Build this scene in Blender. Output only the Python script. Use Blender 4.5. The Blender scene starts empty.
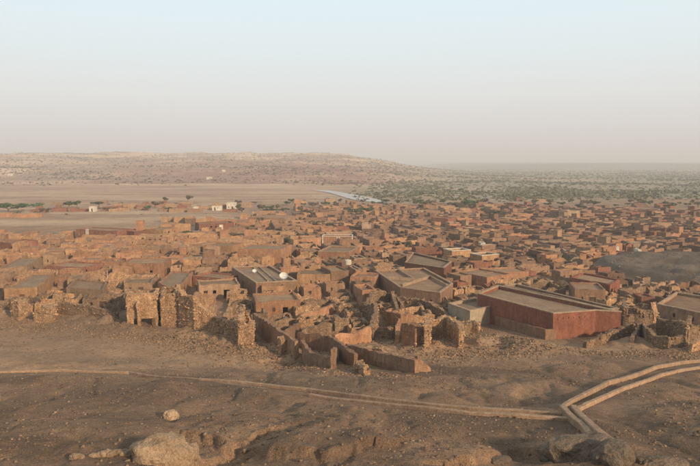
import bpy, math, random, time
import numpy as np
from mathutils import Vector, noise as mnoise
R = math.radians
rnd = random.Random(7)
C = bpy.context.scene.collection

# ------------------------------------------------------------------ camera, world, sun, exposure
F = 672.0                       # focal length in photo pixels (photo is 700 x 466)
PITCH = math.atan(70 / 672)
H = 28.0
cam_d = bpy.data.cameras.new('camera')
cam = bpy.data.objects.new('camera', cam_d); C.objects.link(cam)
cam.location = (0, 0, H); cam.rotation_euler = (math.pi / 2 - PITCH, 0, 0)
cam_d.sensor_width = 36; cam_d.lens = F / 700 * 36
cam_d.clip_start = 0.5; cam_d.clip_end = 60000
bpy.context.scene.camera = cam

SUN_EL, SUN_AZ = R(20), R(139)          # azimuth clockwise from +Y
world = bpy.data.worlds.new('World'); bpy.context.scene.world = world
world.use_nodes = True
nt = world.node_tree; nt.nodes.clear()
wo = nt.nodes.new('ShaderNodeOutputWorld')
sky = nt.nodes.new('ShaderNodeTexSky'); sky.sky_type = 'NISHITA'; sky.sun_disc = False
sky.sun_elevation = SUN_EL; sky.sun_rotation = SUN_AZ
sky.air_density = 1.0; sky.dust_density = 6.0; sky.ozone_density = 1.0
bg = nt.nodes.new('ShaderNodeBackground'); bg.inputs[1].default_value = 0.06
# the dusty air of the place, the same all round: beige at the horizon, pale cyan higher up
geo = nt.nodes.new('ShaderNodeTexCoord'); sep = nt.nodes.new('ShaderNodeSeparateXYZ')
nt.links.new(geo.outputs['Generated'], sep.inputs[0])
ramp = nt.nodes.new('ShaderNodeValToRGB')
cr = ramp.color_ramp
cr.elements[0].position = 0.0; cr.elements[0].color = (0.61, 0.575, 0.565, 1)
cr.elements[1].position = 1.0; cr.elements[1].color = (0.40, 0.45, 0.48, 1)
for p, c in ((0.045, (0.67, 0.65, 0.645, 1)), (0.10, (0.725, 0.74, 0.735, 1)), (0.17, (0.72, 0.80, 0.82, 1)), (0.23, (0.70, 0.83, 0.87, 1)), (0.5, (0.50, 0.57, 0.60, 1))):
    e = cr.elements.new(p); e.color = c
nt.links.new(sep.outputs['Z'], ramp.inputs[0])
bg2 = nt.nodes.new('ShaderNodeBackground'); bg2.inputs[1].default_value = 1.27
nt.links.new(ramp.outputs[0], bg2.inputs[0])
nt.links.new(sky.outputs[0], bg.inputs[0])
add = nt.nodes.new('ShaderNodeMixShader'); add.inputs[0].default_value = 0.85
nt.links.new(bg.outputs[0], add.inputs[1]); nt.links.new(bg2.outputs[0], add.inputs[2])
nt.links.new(add.outputs[0], wo.inputs[0])

sun_d = bpy.data.lights.new('sun', 'SUN'); sun_d.energy = 4.8; sun_d.angle = R(3.0)
sun_d.color = (1.0, 0.755, 0.50)
sun = bpy.data.objects.new('sun', sun_d); C.objects.link(sun)
sdir = Vector((math.sin(SUN_AZ) * math.cos(SUN_EL), math.cos(SUN_AZ) * math.cos(SUN_EL), math.sin(SUN_EL)))
sun.rotation_euler = sdir.to_track_quat('Z', 'Y').to_euler(); sun.location = (60, -60, 80)
vs = bpy.context.scene.view_settings
vs.view_transform = 'Standard'; vs.look = 'None'; vs.exposure = 0.0; vs.gamma = 1.0; vs.use_curve_mapping = False

# ------------------------------------------------------------------ numeric noise
def _hash(ix, iy, seed):
    h = (ix * 374761393 + iy * 668265263 + seed * 974711) & 0xFFFFFFFF
    h = ((h ^ (h >> 13)) * 1274126177) & 0xFFFFFFFF
    h = h ^ (h >> 16)
    return (h & 0xFFFFFF) / float(0xFFFFFF)
def vnoise(x, y, seed=0):
    x = np.asarray(x, dtype=np.float64); y = np.asarray(y, dtype=np.float64)
    fx = np.floor(x); fy = np.floor(y); ix = fx.astype(np.int64); iy = fy.astype(np.int64)
    u = x - fx; v = y - fy; u = u * u * (3 - 2 * u); v = v * v * (3 - 2 * v)
    a = _hash(ix, iy, seed); b = _hash(ix + 1, iy, seed); c = _hash(ix, iy + 1, seed); d = _hash(ix + 1, iy + 1, seed)
    return (a * (1 - u) + b * u) * (1 - v) + (c * (1 - u) + d * u) * v
def fbm(x, y, oct=4, seed=0, gain=0.5):
    s = 0; a = 1; t = 0
    for o in range(oct):
        s = s + a * vnoise(x * 2 ** o + o * 17.3, y * 2 ** o - o * 9.1, seed + o); t += a; a *= gain
    return s / t
def sstep(a, b, x):
    t = np.clip((x - a) / (b - a), 0, 1); return t * t * (3 - 2 * t)
def seg_dist(x, y, pts, signed=False):
    best = np.full(np.shape(x), 1e9); side = np.zeros(np.shape(x))
    for (x0, y0), (x1, y1) in zip(pts[:-1], pts[1:]):
        dx, dy = x1 - x0, y1 - y0; L2 = dx * dx + dy * dy
        t = np.clip(((x - x0) * dx + (y - y0) * dy) / L2, 0, 1)
        d = np.hypot(x - x0 - t * dx, y - y0 - t * dy)
        m = d < best; best = np.where(m, d, best)
        side = np.where(m, np.sign(dx * (y - y0) - dy * (x - x0)), side)
    return (best, side) if signed else best

# ------------------------------------------------------------------ terrain height
_kn = [(-400, 44), (-100, 38), (-30, 30), (-5, 26.6), (2, 26.2), (10, 21.6), (20, 17.2), (30, 13.6), (34, 12.6), (45, 10.3), (55, 8.2), (70, 5.0), (85, 2.7), (105, 0.7), (130, 0.0), (400, 0.0)]
_ty = np.arange(-400, 401, 0.5)
_tz = np.interp(_ty, [k[0] for k in _kn], [k[1] for k in _kn])
_k = np.hanning(17); _k /= _k.sum()
_tz = np.convolve(np.pad(_tz, 8, mode='edge'), _k, mode='valid')
CHAN = []       # channel centre lines: the ground is graded flat along them
NOISE = [1.0]
SKIRT = []
SCARPS = []      # filled after the first flat pass: (polyline, drop, width)
MOUND = (92.0, 172.0, 27.0, 30.0)
def height(x, y):
    x = np.asarray(x, dtype=np.float64); y = np.asarray(y, dtype=np.float64)
    z = np.interp(y, _ty, _tz)
    near = sstep(125, 85, y)
    hill = sstep(110, 60, y) * sstep(8, 22, np.hypot(x, y)) * NOISE[0]
    z = z + 1.3 * np.exp(-((x + 18) / 7.5) ** 2 - ((y - 58) / 7.0) ** 2)
    fl = NOISE[0] * np.ones(np.shape(x))
    if CHAN:
        dd = np.full(np.shape(x), 99.0); mk = (y > 30) & (y < 115)
        for pts in CHAN: dd[mk] = np.minimum(dd[mk], seg_dist(x[mk], y[mk], pts))
        fl = sstep(0.9, 4.5, dd); hill = hill * fl
    z = z + hill * ((fbm(x / 14.0, y / 14.0, 4, 3) - 0.5) * 2.6 + (fbm(x / 3.1, y / 3.1, 3, 11) - 0.5) * 0.42 - 0.16 * np.exp(-(np.abs(fbm(x / 4.2 + 9, y / 8.5, 5, 12) - .5) / .05) ** 2) * sstep(86, 74, y))
    # gullies down the slope
    g = np.abs(fbm(x / 9 + 5, y / 22, 3, 21) - 0.5) * 2
    z = z - hill * 0.9 * np.exp(-(g / 0.12) ** 2) * sstep(40, 55, y) * sstep(100, 80, y) * 0.55
    z = z + (fbm(x / 1.1, y / 1.1, 3, 31) - 0.5) * 0.22 * sstep(140, 90, y) * fl
    if SKIRT:
        mk = (y > 85) & (y < 140) & (np.abs(x) < 80)
        if mk.any():
            sk = np.zeros(np.shape(x)); xm, ym = x[mk], y[mk]; dd = np.full(xm.shape, 99.0)
            for pts in SKIRT: dd = np.minimum(dd, seg_dist(xm, ym, pts))
            sk[mk] = sstep(6.5, 0.5, dd) * (0.25 + 1.5 * np.clip(fbm(xm / 3.2, ym / 3.2, 3, 33) - .32, 0, 1) * 1.6 + 0.35 * (fbm(xm / .9, ym / .9, 2, 34) - .5))
            z = z + sk
    # the town floor
    z = z + (fbm(x / 40.0, y / 40.0, 3, 41) - 0.5) * 1.2 * sstep(110, 150, y) * sstep(700, 450, y)
    z = z + (fbm(x / 6.0, y / 6.0, 3, 43) - 0.5) * 0.5 * sstep(95, 120, y) * sstep(500, 300, y)
    # dark gravel mound at the right
    mx, my, ra, rb = MOUND
    q = np.sqrt(((x - mx) / ra) ** 2 + ((y - my) / rb) ** 2) + (fbm(x / 12, y / 12, 2, 51) - 0.5) * 0.12
    z = z + 2.4 * sstep(1.0, 0.86, q) + sstep(1.2, .6, q) * (fbm(x / 5, y / 5, 4, 52) - .5) * 2.2
    # plateau with dunes to the left, ending in the valley
    d = y + 60 * (fbm(x / 240.0, y / 400.0, 3, 61) - .5) * 2
    lat = sstep(380, -190, x - (y - 850) * 0.03 + 120 * (fbm(x / 300, y / 300, 2, 62) - .5))
    pl = sstep(820, 2500, d) * lat
    pl = 0.85 * pl + 0.15 * sstep(1000, 1350, d) * lat
    z = z + pl * (58 + 4 * fbm(x / 500, y / 500, 3, 63))
    z = z + pl * sstep(4200, 2400, y) * (fbm(x / 110, y / 80, 4, 64) - .5) * 26
    # far low mesas on the right and straight ahead
    far = sstep(3300, 4300, y + 500 * (fbm(x / 500, y / 700, 3, 74) - .5)) * sstep(300, 1300, x + 400 * (fbm(x / 700, y / 900, 2, 71) - .5)) * (20 + 14 * fbm(x / 700, 3 + y / 1400, 2, 72))
    z = z + far + sstep(7500, 9500, y) * 30 * fbm(x / 1500, y / 2500, 3, 73)
    if SCARPS: wx = x + (fbm(x / 1.3, y / 1.3, 3, 77) - .5) * 1.6; wy = y + (fbm(x / 1.1, y / 1.1, 3, 78) - .5) * 1.6
    for pts, drop, w, fade in SCARPS:
        dd, s = seg_dist(wx, wy, pts, True)
        # near-camera side (s<0 when the line runs left to right) is lower
        z = z - drop * np.where(s < 0, sstep(0.0, w, dd), 0) * sstep(fade, w, dd) * sstep(120, 60, y)
    return z
def hz(x, y): return float(height(np.array([x]), np.array([y]))[0])

def ray(px, py):
    a = (px - 350) / F; v = (233 - py) / F
    return a, math.cos(PITCH) + v * math.sin(PITCH), -math.sin(PITCH) + v * math.cos(PITCH)
def at(px, py, z=0.0):
    a, b, c = ray(px, py); t = (z - H) / c; return (a * t, b * t)
def hit(px, py):
    a, b, c = ray(px, py)
    t0 = (28.0 - 70) / c if c > 0 else max(18.0, -14.0 / c * 0.97); t1 = 9000.0 if c > -0.02 else 32.0 / -c
    t = np.geomspace(t0, t1, 500 if t1 > 3000 else 240)
    zz = height(a * t, b * t); below = np.nonzero(H + c * t < zz)[0]
    i = below[0] if len(below) else len(t) - 1
    tt = np.linspace(t[max(i - 1, 0)], t[i], 64)
    zz = height(a * tt, b * tt); below = np.nonzero(H + c * tt < zz)[0]
    hi = tt[below[0]] if len(below) else t[i]
    return (float(a * hi), float(b * hi))
def pix(x, y, z):
    fy = y * math.cos(PITCH) - (z - H) * math.sin(PITCH); up = y * math.sin(PITCH) + (z - H) * math.cos(PITCH)
    return 350 + F * x / fy, 233 - F * up / fy

_sc = [[hit(*p) for p in ((228, 441), (262, 440), (292, 447), (322, 449), (352, 443))],
       [hit(*p) for p in ((-5, 452), (60, 446), (135, 441), (150, 444))],
       [hit(*p) for p in ((196, 452), (240, 440))],
       [hit(*p) for p in ((470, 452), (510, 447), (560, 449))]]
SCARPS = [(_sc[0], 0.6, 0.6, 6.0), (_sc[2], 0.5, 0.6, 5.0), (_sc[3], 0.5, 0.7, 6.0)]
NOISE[0] = 0.0
LEFT_A = [(-14, 373.5), (60, 371.5), (130, 374), (200, 380.5), (262, 386.5), (307, 391.5), (336, 395.2), (384, 401.3), (430, 406.8), (470, 410.3), (520, 413.6), (562, 416.2)]
LEFT_B = [(310, 396.6), (333, 399.5), (382, 405.6), (430, 411), (470, 415), (520, 418.2), (574, 421.5)]
UP_A = [(561, 410), (608, 385), (656, 369), (680, 364.5), (712, 361)]
UP_B = [(575, 412.5), (623, 390.5), (661, 376.5), (682, 371.5), (712, 367)]
DN_A = [(562, 414), (575, 424), (593, 439)]
DN_B = [(573, 414.5), (586, 426), (598, 437), (613, 451), (620, 458)]
CH_W = [[hit(*p) for p in q] for q in (LEFT_A, LEFT_B, UP_A, UP_B, DN_A, DN_B)]
NOISE[0] = 1.0
CHAN = [q_[::2] + [q_[-1]] for q_ in CH_W]
SKIRT = [[hit(*p) for p in q] for q in (((0, 318), (60, 318), (120, 326), (180, 331), (236, 350), (256, 352), (290, 358)), ((365, 352), (400, 346), (430, 350), (462, 346), (500, 342), (540, 350)), ((640, 345), (710, 350)), ((345, 335), (372, 320)))]

# ------------------------------------------------------------------ small helpers
def np_mesh(name, V, Fq, cols=None, attr='albedo', smooth=False):
    """V (n,3), Fq (m,k) index array"""
    me = bpy.data.meshes.new(name)
    V = np.asarray(V, dtype=np.float32); Fq = np.asarray(Fq, dtype=np.int32)
    m, k = Fq.shape
    me.vertices.add(len(V)); me.vertices.foreach_set('co', V.ravel())
    me.loops.add(m * k); me.loops.foreach_set('vertex_index', Fq.ravel())
    me.polygons.add(m); me.polygons.foreach_set('loop_start', np.arange(0, m * k, k, dtype=np.int32))
    if smooth: me.polygons.foreach_set('use_smooth', np.ones(m, dtype=bool))
    me.update(calc_edges=True)
    if cols is not None:
        ca = me.color_attributes.new(attr, 'FLOAT_COLOR', 'POINT')
        c4 = np.ones((len(V), 4), dtype=np.float32); c4[:, :3] = cols
        ca.data.foreach_set('color', c4.ravel())
    return me
def tag(o, label=None, cat=None, group=None, kind=None):
    if label: o['label'] = label
    if cat: o['category'] = cat
    if group: o['group'] = group
    if kind: o['kind'] = kind
    return o
def link(name, me, mat=None, parent=None, loc=None):
    o = bpy.data.objects.new(name, me); C.objects.link(o)
    if mat is not None:
        for m_ in (mat if isinstance(mat, (list, tuple)) else [mat]): me.materials.append(m_)
    if parent is not None: o.parent = parent
    if loc is not None: o.location = loc
    return o
def empty(name, loc, rz=0):
    o = bpy.data.objects.new(name, None); C.objects.link(o); o.location = loc; o.rotation_euler = (0, 0, rz)
    o.empty_display_size = 0.5
    return o

# ------------------------------------------------------------------ materials
def new_mat(name):
    m = bpy.data.materials.new(name); m.use_nodes = True
    t = m.node_tree; t.nodes.clear()
    out = t.nodes.new('ShaderNodeOutputMaterial'); b = t.nodes.new('ShaderNodeBsdfPrincipled')
    b.inputs['Roughness'].default_value = 0.95; b.inputs['Specular IOR Level'].default_value = 0.15
    t.links.new(b.outputs[0], out.inputs[0])
    return m, t, b
def noise_node(t, vec, scale, detail=4, rough=0.6):
    n = t.nodes.new('ShaderNodeTexNoise'); n.inputs['Scale'].default_value = scale
    n.inputs['Detail'].default_value = detail; n.inputs['Roughness'].default_value = rough
    t.links.new(vec, n.inputs['Vector']); return n.outputs['Fac']
def mathn(t, op, a, b):
    n = t.nodes.new('ShaderNodeMath'); n.operation = op
    for i, v in enumerate((a, b)):
        if isinstance(v, (int, float)): n.inputs[i].default_value = v
        else: t.links.new(v, n.inputs[i])
    return n.outputs[0]
def mapr(t, v, a, b, c, d):
    n = t.nodes.new('ShaderNodeMapRange'); t.links.new(v, n.inputs[0])
    for i, q in enumerate((a, b, c, d)): n.inputs[i + 1].default_value = q
    return n.outputs[0]
def mixc(t, fac, a, b, mode='MIX'):
    n = t.nodes.new('ShaderNodeMix'); n.data_type = 'RGBA'; n.blend_type = mode
    if isinstance(fac, (int, float)): n.inputs[0].default_value = fac
    else: t.links.new(fac, n.inputs[0])
    for i, v in ((6, a), (7, b)):
        if isinstance(v, tuple): n.inputs[i].default_value = (*v, 1)
        else: t.links.new(v, n.inputs[i])
    return n.outputs[2]
def scalec(t, col, fac):
    n = t.nodes.new('ShaderNodeVectorMath'); n.operation = 'SCALE'
    t.links.new(col, n.inputs[0]); t.links.new(fac, n.inputs['Scale']); return n.outputs[0]
def bump(t, b, h, strength, dist):
    n = t.nodes.new('ShaderNodeBump'); n.inputs['Strength'].default_value = strength; n.inputs['Distance'].default_value = dist
    t.links.new(h, n.inputs['Height']); t.links.new(n.outputs[0], b.inputs['Normal'])
def mud(name, c1, c2, c3, var=0.22, fine=2.2, bmp=0.25, stones=0.0):
    """plaster / stone wall: patches of c1 and c2 with worn spots of c3"""
    m, t, b = new_mat(name)
    tc = t.nodes.new('ShaderNodeTexCoord').outputs['Object']
    oi = t.nodes.new('ShaderNodeObjectInfo')
    va = t.nodes.new('ShaderNodeVectorMath'); va.operation = 'ADD'; t.links.new(tc, va.inputs[0])
    rr = mathn(t, 'MULTIPLY', oi.outputs['Random'], 90.0)
    cb = t.nodes.new('ShaderNodeCombineXYZ'); t.links.new(rr, cb.inputs[0]); t.links.new(rr, cb.inputs[2]); t.links.new(cb.outputs[0], va.inputs[1])
    vec = va.outputs[0]
    n1 = noise_node(t, vec, 0.35, 4); n2 = noise_node(t, vec, fine, 4, 0.7)
    col = mixc(t, mapr(t, n1, 0.38, 0.62, 0, 1), c1, c2)
    col = mixc(t, mapr(t, n2, 0.56, 0.72, 0, 0.8), col, c3)
    n3 = noise_node(t, vec, 7.0, 3, 0.7)
    sv = t.nodes.new('ShaderNodeVectorMath'); sv.operation = 'MULTIPLY'; t.links.new(vec, sv.inputs[0]); sv.inputs[1].default_value = (1.0, 1.0, 0.22)
    n4 = noise_node(t, sv.outputs[0], 1.9, 4, 0.75); n5 = noise_node(t, vec, 0.9, 5, 0.75)
    f = mathn(t, 'MULTIPLY', mapr(t, n4, 0.32, 0.68, 1 - 0.8 * fine * 0.15, 1 + fine * 0.11), mapr(t, n5, 0.32, 0.68, 0.82, 1.16))
    f = mathn(t, 'MULTIPLY', f, mapr(t, n3, 0.3, 0.7, 0.72, 1.24))
    f = mathn(t, 'MULTIPLY', f, mapr(t, oi.outputs['Random'], 0, 1, 1 - var, 1 + var))
    hgt = n3
    if stones:
        vo = t.nodes.new('ShaderNodeTexVoronoi'); vo.inputs['Scale'].default_value = stones; t.links.new(vec, vo.inputs['Vector'])
        f = mathn(t, 'MULTIPLY', f, mapr(t, vo.outputs['Distance'], 0.2, 0.8, 1.08, 0.74))
        sp = t.nodes.new('ShaderNodeSeparateColor'); t.links.new(vo.outputs['Color'], sp.inputs[0])
        f = mathn(t, 'MULTIPLY', f, mapr(t, sp.outputs[0], 0, 1, 0.72, 1.32))
        hgt = mathn(t, 'SUBTRACT', n3, mathn(t, 'MULTIPLY', vo.outputs['Distance'], 0.5))
    t.links.new(scalec(t, col, f), b.inputs['Base Color'])
    bump(t, b, hgt, 0.6, bmp)
    return m
M = {}
M['ochre'] = mud('ochre_mud', (0.41, 0.24, 0.13), (0.335, 0.19, 0.108), (0.48, 0.315, 0.19))
M['orange'] = mud('orange_mud', (0.39, 0.21, 0.12), (0.31, 0.165, 0.10), (0.44, 0.285, 0.18))
M['tan'] = mud('tan_mud', (0.35, 0.225, 0.14), (0.29, 0.185, 0.118), (0.42, 0.295, 0.195))
M['brown'] = mud('brown_mud', (0.28, 0.165, 0.105), (0.235, 0.145, 0.095), (0.36, 0.245, 0.16))
M['red'] = mud('red_mud', (0.245, 0.11, 0.07), (0.21, 0.10, 0.067), (0.32, 0.19, 0.12))
M['umber'] = mud('umber_mud', (0.19, 0.12, 0.08), (0.16, 0.10, 0.07), (0.28, 0.19, 0.125))
M['redplaster'] = mud('red_plaster', (0.25, 0.098, 0.064), (0.205, 0.084, 0.057), (0.31, 0.15, 0.10), 0.0, 2.0, 0.08)
M['grey'] = mud('grey_stone', (0.29, 0.22, 0.155), (0.25, 0.185, 0.135), (0.36, 0.285, 0.205), stones=4.5)
M['ruin'] = mud('ruin_stone', (0.46, 0.285, 0.165), (0.38, 0.225, 0.13), (0.56, 0.39, 0.25), 0.12, 2.6, 0.3, stones=6.0)
M['ruin2'] = mud('ruin_stone_dark', (0.27, 0.18, 0.115), (0.23, 0.15, 0.10), (0.37, 0.255, 0.17), 0.12, 2.6, 0.3, stones=6.0)
M['cement'] = mud('cement_render', (0.37, 0.30, 0.22), (0.34, 0.275, 0.20), (0.41, 0.34, 0.25), 0.05, 1.2, 0.05)
M['roof'] = mud('dusty_roof', (0.31, 0.20, 0.12), (0.255, 0.162, 0.10), (0.37, 0.255, 0.16), 0.2, 1.2, 0.12)
M['roofgrey'] = mud('grey_roof', (0.265, 0.185, 0.122), (0.22, 0.152, 0.10), (0.33, 0.24, 0.165), 0.12, 1.2, 0.08)
M['coping'] = mud('pale_coping', (0.40, 0.285, 0.19), (0.33, 0.23, 0.155), (0.47, 0.355, 0.25), 0.1)
M['white'] = mud('whitewash', (0.60, 0.54, 0.45), (0.55, 0.49, 0.40), (0.48, 0.40, 0.31), 0.05)
M['wood'] = mud('dark_wood', (0.10, 0.06, 0.04), (0.08, 0.05, 0.035), (0.14, 0.09, 0.06), 0.3, 3, 0.03)
M['blue'] = mud('blue_paint', (0.12, 0.22, 0.26), (0.10, 0.2, 0.24), (0.2, 0.24, 0.24), 0.2, 3, 0.03)
M['metal'] = mud('white_metal', (0.60, 0.58, 0.54), (0.55, 0.52, 0.48), (0.68, 0.64, 0.58), 0.0, 1.0, 0.01)
M['boulder'] = mud('pale_boulder', (0.38, 0.27, 0.175), (0.30, 0.205, 0.13), (0.19, 0.12, 0.07), 0.08, 1.4, 0.35)
M['boulderg'] = mud('grey_boulder', (0.20, 0.15, 0.11), (0.155, 0.12, 0.09), (0.12, 0.085, 0.06), 0.08, 1.1, 0.4)
M['casing'] = mud('channel_mortar', (0.37, 0.25, 0.165), (0.32, 0.215, 0.145), (0.43, 0.305, 0.21), 0.08, 1.6, 0.08)
M['bark'] = mud('bark', (0.13, 0.09, 0.065), (0.11, 0.08, 0.06), (0.16, 0.12, 0.09), 0.2, 3, 0.1)
def attr_mat(name, amount=0.25, scale=3.0, rough=0.95):
    m, t, b = new_mat(name)
    a = t.nodes.new('ShaderNodeAttribute'); a.attribute_name = 'albedo'
    tc = t.nodes.new('ShaderNodeTexCoord').outputs['Object']
    n = noise_node(t, tc, scale, 3, 0.7)
    t.links.new(scalec(t, a.outputs['Color'], mapr(t, n, 0.3, 0.7, 1 - amount, 1 + amount)), b.inputs['Base Color'])
    b.inputs['Roughness'].default_value = rough
    return m
M['stone'] = attr_mat('loose_stone')
M['leaf'] = attr_mat('leaf', 0.2, 1.0)
M['crown'] = mud('crown_leaves', (0.085, 0.10, 0.045), (0.065, 0.085, 0.04), (0.12, 0.12, 0.065), 0.2, 1.5, 0.05)
M['crowng'] = mud('green_leaves', (0.075, 0.13, 0.045), (0.055, 0.105, 0.04), (0.10, 0.15, 0.06), 0.12, 1.5, 0.05)
M['crownd'] = mud('dry_leaves', (0.15, 0.115, 0.07), (0.12, 0.095, 0.06), (0.18, 0.14, 0.09), 0.2, 1.5, 0.05)

# ------------------------------------------------------------------ the ground, one sheet to the horizon
path_l = [hit(*p) for p in ((-40, 375), (0, 372.5), (60, 371), (120, 373), (180, 378), (232, 384), (262, 388))]
path_far = [hit(*p) for p in ((-30, 352), (40, 356), (110, 361), (190, 366), (262, 373), (330, 381), (360, 384))]
def make_ground():
    front = np.radians(np.linspace(-36, 36, 480))
    rest = np.radians(np.linspace(36, 324, 73))[1:-1]
    ang = np.concatenate([front, rest]); na = len(ang)
    rad = np.concatenate([np.geomspace(1.5, 28, 26)[:-1], np.geomspace(28, 160, 460)[:-1], np.geomspace(160, 900, 260)[:-1], np.geomspace(900, 15000, 150)])
    nr = len(rad)
    A, Rr = np.meshgrid(ang, rad)
    X = np.sin(A) * Rr; Y = np.cos(A) * Rr
    Z = height(X, Y)
    V = np.stack([X, Y, Z], -1).reshape(-1, 3)
    ii = np.arange(nr - 1)[:, None] * na; jj = np.arange(na)[None, :]; jn = (jj + 1) % na
    Fq = np.stack([ii + jj, ii + jn, ii + na + jn, ii + na + jj], -1).reshape(-1, 4)[:, ::-1]
    V = np.concatenate([V, [[0, 0, hz(0, 0)]]])
    # colours of the soils themselves
    x, y = V[:, 0], V[:, 1]
    def mix(c, col, m): return c * (1 - m[:, None]) + np.array(col) * m[:, None]
    c = np.tile(np.array([0.31, 0.192, 0.12]), (len(V), 1))
    n1 = fbm(x / 11, y / 11, 4, 81); n2 = fbm(x / 3, y / 3, 4, 82); n3 = fbm(x / 60, y / 60, 3, 83)
    c = mix(c, (0.24, 0.16, 0.105), sstep(0.5, 0.62, n1))
    fg = sstep(112, 88, y)
    c = mix(c, (0.36, 0.228, 0.14), fg)
    fg2 = sstep(86, 76, y - 0.16 * x + (n1 - .5) * 8) * (y > 0) + sstep(5, -5, y); fg2 = np.clip(fg2, 0, 1)
    c = mix(c, (0.26, 0.165, 0.102), fg2); fg = fg2
    c = mix(c, (0.15, 0.099, 0.067), fg * sstep(0.44, 0.56, fbm(x / 7, y / 9, 5, 84)) * 0.9)
    c = mix(c, (0.25, 0.165, 0.105), fg * sstep(0.52, 0.68, fbm(x / 16 + 3, y / 5, 4, 85)) * 0.7)
    hump = np.exp(-((x + 18) / 9) ** 2 - ((y - 55) / 8.0) ** 2); c = mix(c, (0.15, 0.10, 0.07), np.clip(hump * 1.4, 0, 1) * (0.45 + .5 * sstep(.4, .6, n2)))
    dl = seg_dist(x, y, path_l)
    c = mix(c, (0.34, 0.235, 0.155), sstep(0.75, 0.25, dl + (n2 - .5) * 0.5) * 0.75)
    df = seg_dist(x, y, path_far)
    c = mix(c, (0.24, 0.165, 0.11), sstep(3.2, 1.2, df + (n2 - .5) * 1.5) * 0.6)
    c = mix(c, (0.25, 0.175, 0.12), sstep(0.25, .05, np.abs(df - 1.2)) * .5)
    mx, my, ra, rb = MOUND
    q = np.sqrt(((x - mx) / ra) ** 2 + ((y - my) / rb) ** 2)
    c = mix(c, (0.17, 0.13, 0.10), sstep(1.08, 0.9, q + (n1 - .5) * .1))
    c = mix(c, (0.11, 0.085, 0.066), sstep(1.0, 0.9, q) * sstep(.46, .58, n2 * .5 + n1 * .5))
    c = mix(c, (0.27, 0.19, 0.135), sstep(.06, .02, np.abs(q - 1.03 + (n2 - .5) * .1)) * .7)
    # open sand left of the town
    a = x / np.maximum(y, 1)
    sand = sstep(250, 300, y + a * 60 + (n3 - .5) * 40) * sstep(-0.10, -0.22, a) * sstep(1000, 860, y)
    sand = np.maximum(sand, sstep(430, 520, y + (n3 - .5) * 60) * sstep(0.06, -0.05, a) * sstep(1050, 900, y))
    c = mix(c, (0.42, 0.285, 0.185), sand)
    st = fbm(x / 70, y / 18, 4, 97); c = mix(c, (0.30, 0.20, 0.135), sand * sstep(.5, .62, st) * .8); c = mix(c, (0.49, 0.35, 0.235), sand * sstep(.47, .36, st) * .7)
    # valley floor
    val = sstep(430, 620, y + (n3 - .5) * 150 - a * 60) * sstep(-0.04, 0.08, a + (n3 - .5) * .1)
    c = mix(c, (0.30, 0.245, 0.175), val)
    n4 = fbm(x / 120, y / 170, 4, 86)
    c = mix(c, (0.42, 0.32, 0.225), val * sstep(0.5, 0.62, n4) * .8)
    c = mix(c, (0.16, 0.17, 0.115), val * sstep(0.50, 0.40, fbm(x / 240, y / 120, 4, 87)) * sstep(0.05, .2, a) * .75)
    # plateau
    lat = sstep(0.16, 0.02, a)
    up = sstep(820, 900, y) * lat
    n5 = fbm(x / 130, y / 80, 5, 88); n6 = fbm(x / 45, y / 30, 4, 89)
    c = mix(c, (0.47, 0.30, 0.19), up)
    c = mix(c, (0.60, 0.42, 0.275), up * sstep(0.50, 0.60, n5 + (n6 - .5) * .3))
    c = mix(c, (0.29, 0.19, 0.14), up * sstep(0.50, 0.42, n5 + (n6 - .5) * .4) * 0.8)
    rock = up * sstep(-0.46, -0.25, a + (n5 - .5) * .3) * sstep(0.14, 0.0, a) * sstep(840, 930, y + (n6 - .5) * 120) * sstep(2000, 1400, y + (n5 - .5) * 900)
    c = mix(c, (0.28, 0.14, 0.095), rock * (0.55 + 0.45 * sstep(.4, .6, n6)))
    c = mix(c, (0.47, 0.35, 0.225), lat * sstep(700, 740, y) * sstep(905, 830, y + (n6 - .5) * 60) * sstep(-0.2, -0.08, a) * sstep(.42, .6, n6))
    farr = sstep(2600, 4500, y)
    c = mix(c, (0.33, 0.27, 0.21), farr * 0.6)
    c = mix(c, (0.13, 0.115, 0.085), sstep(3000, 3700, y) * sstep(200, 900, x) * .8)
    c = c * (0.86 + 0.28 * n2)[:, None]
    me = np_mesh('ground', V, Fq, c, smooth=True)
    m, t, b = new_mat('soil')
    at_ = t.nodes.new('ShaderNodeAttribute'); at_.attribute_name = 'albedo'
    tc = t.nodes.new('ShaderNodeTexCoord').outputs['Object']
    na_ = noise_node(t, tc, 1.6, 5, 0.75); nb = noise_node(t, tc, 9.0, 3, 0.7); nc = noise_node(t, tc, 0.12, 5, 0.7)
    f = mathn(t, 'MULTIPLY', mapr(t, na_, 0.3, 0.7, 0.74, 1.26), mapr(t, nb, 0.3, 0.7, 0.66, 1.34))
    f = mathn(t, 'MULTIPLY', f, mapr(t, nc, 0.3, 0.7, 0.84, 1.16))
    t.links.new(scalec(t, at_.outputs['Color'], f), b.inputs['Base Color'])
    nd = noise_node(t, tc, 26.0, 2, 0.7)
    f = mathn(t, 'MULTIPLY', f, mapr(t, nd, 0.3, 0.7, 0.75, 1.25)); t.links.new(scalec(t, at_.outputs['Color'], f), b.inputs['Base Color'])
    bump(t, b, mathn(t, 'ADD', na_, mathn(t, 'MULTIPLY', nb, 0.6)), 0.85, 0.22)
    tag(link('ground', me, m), kind='structure')
make_ground()

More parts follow.
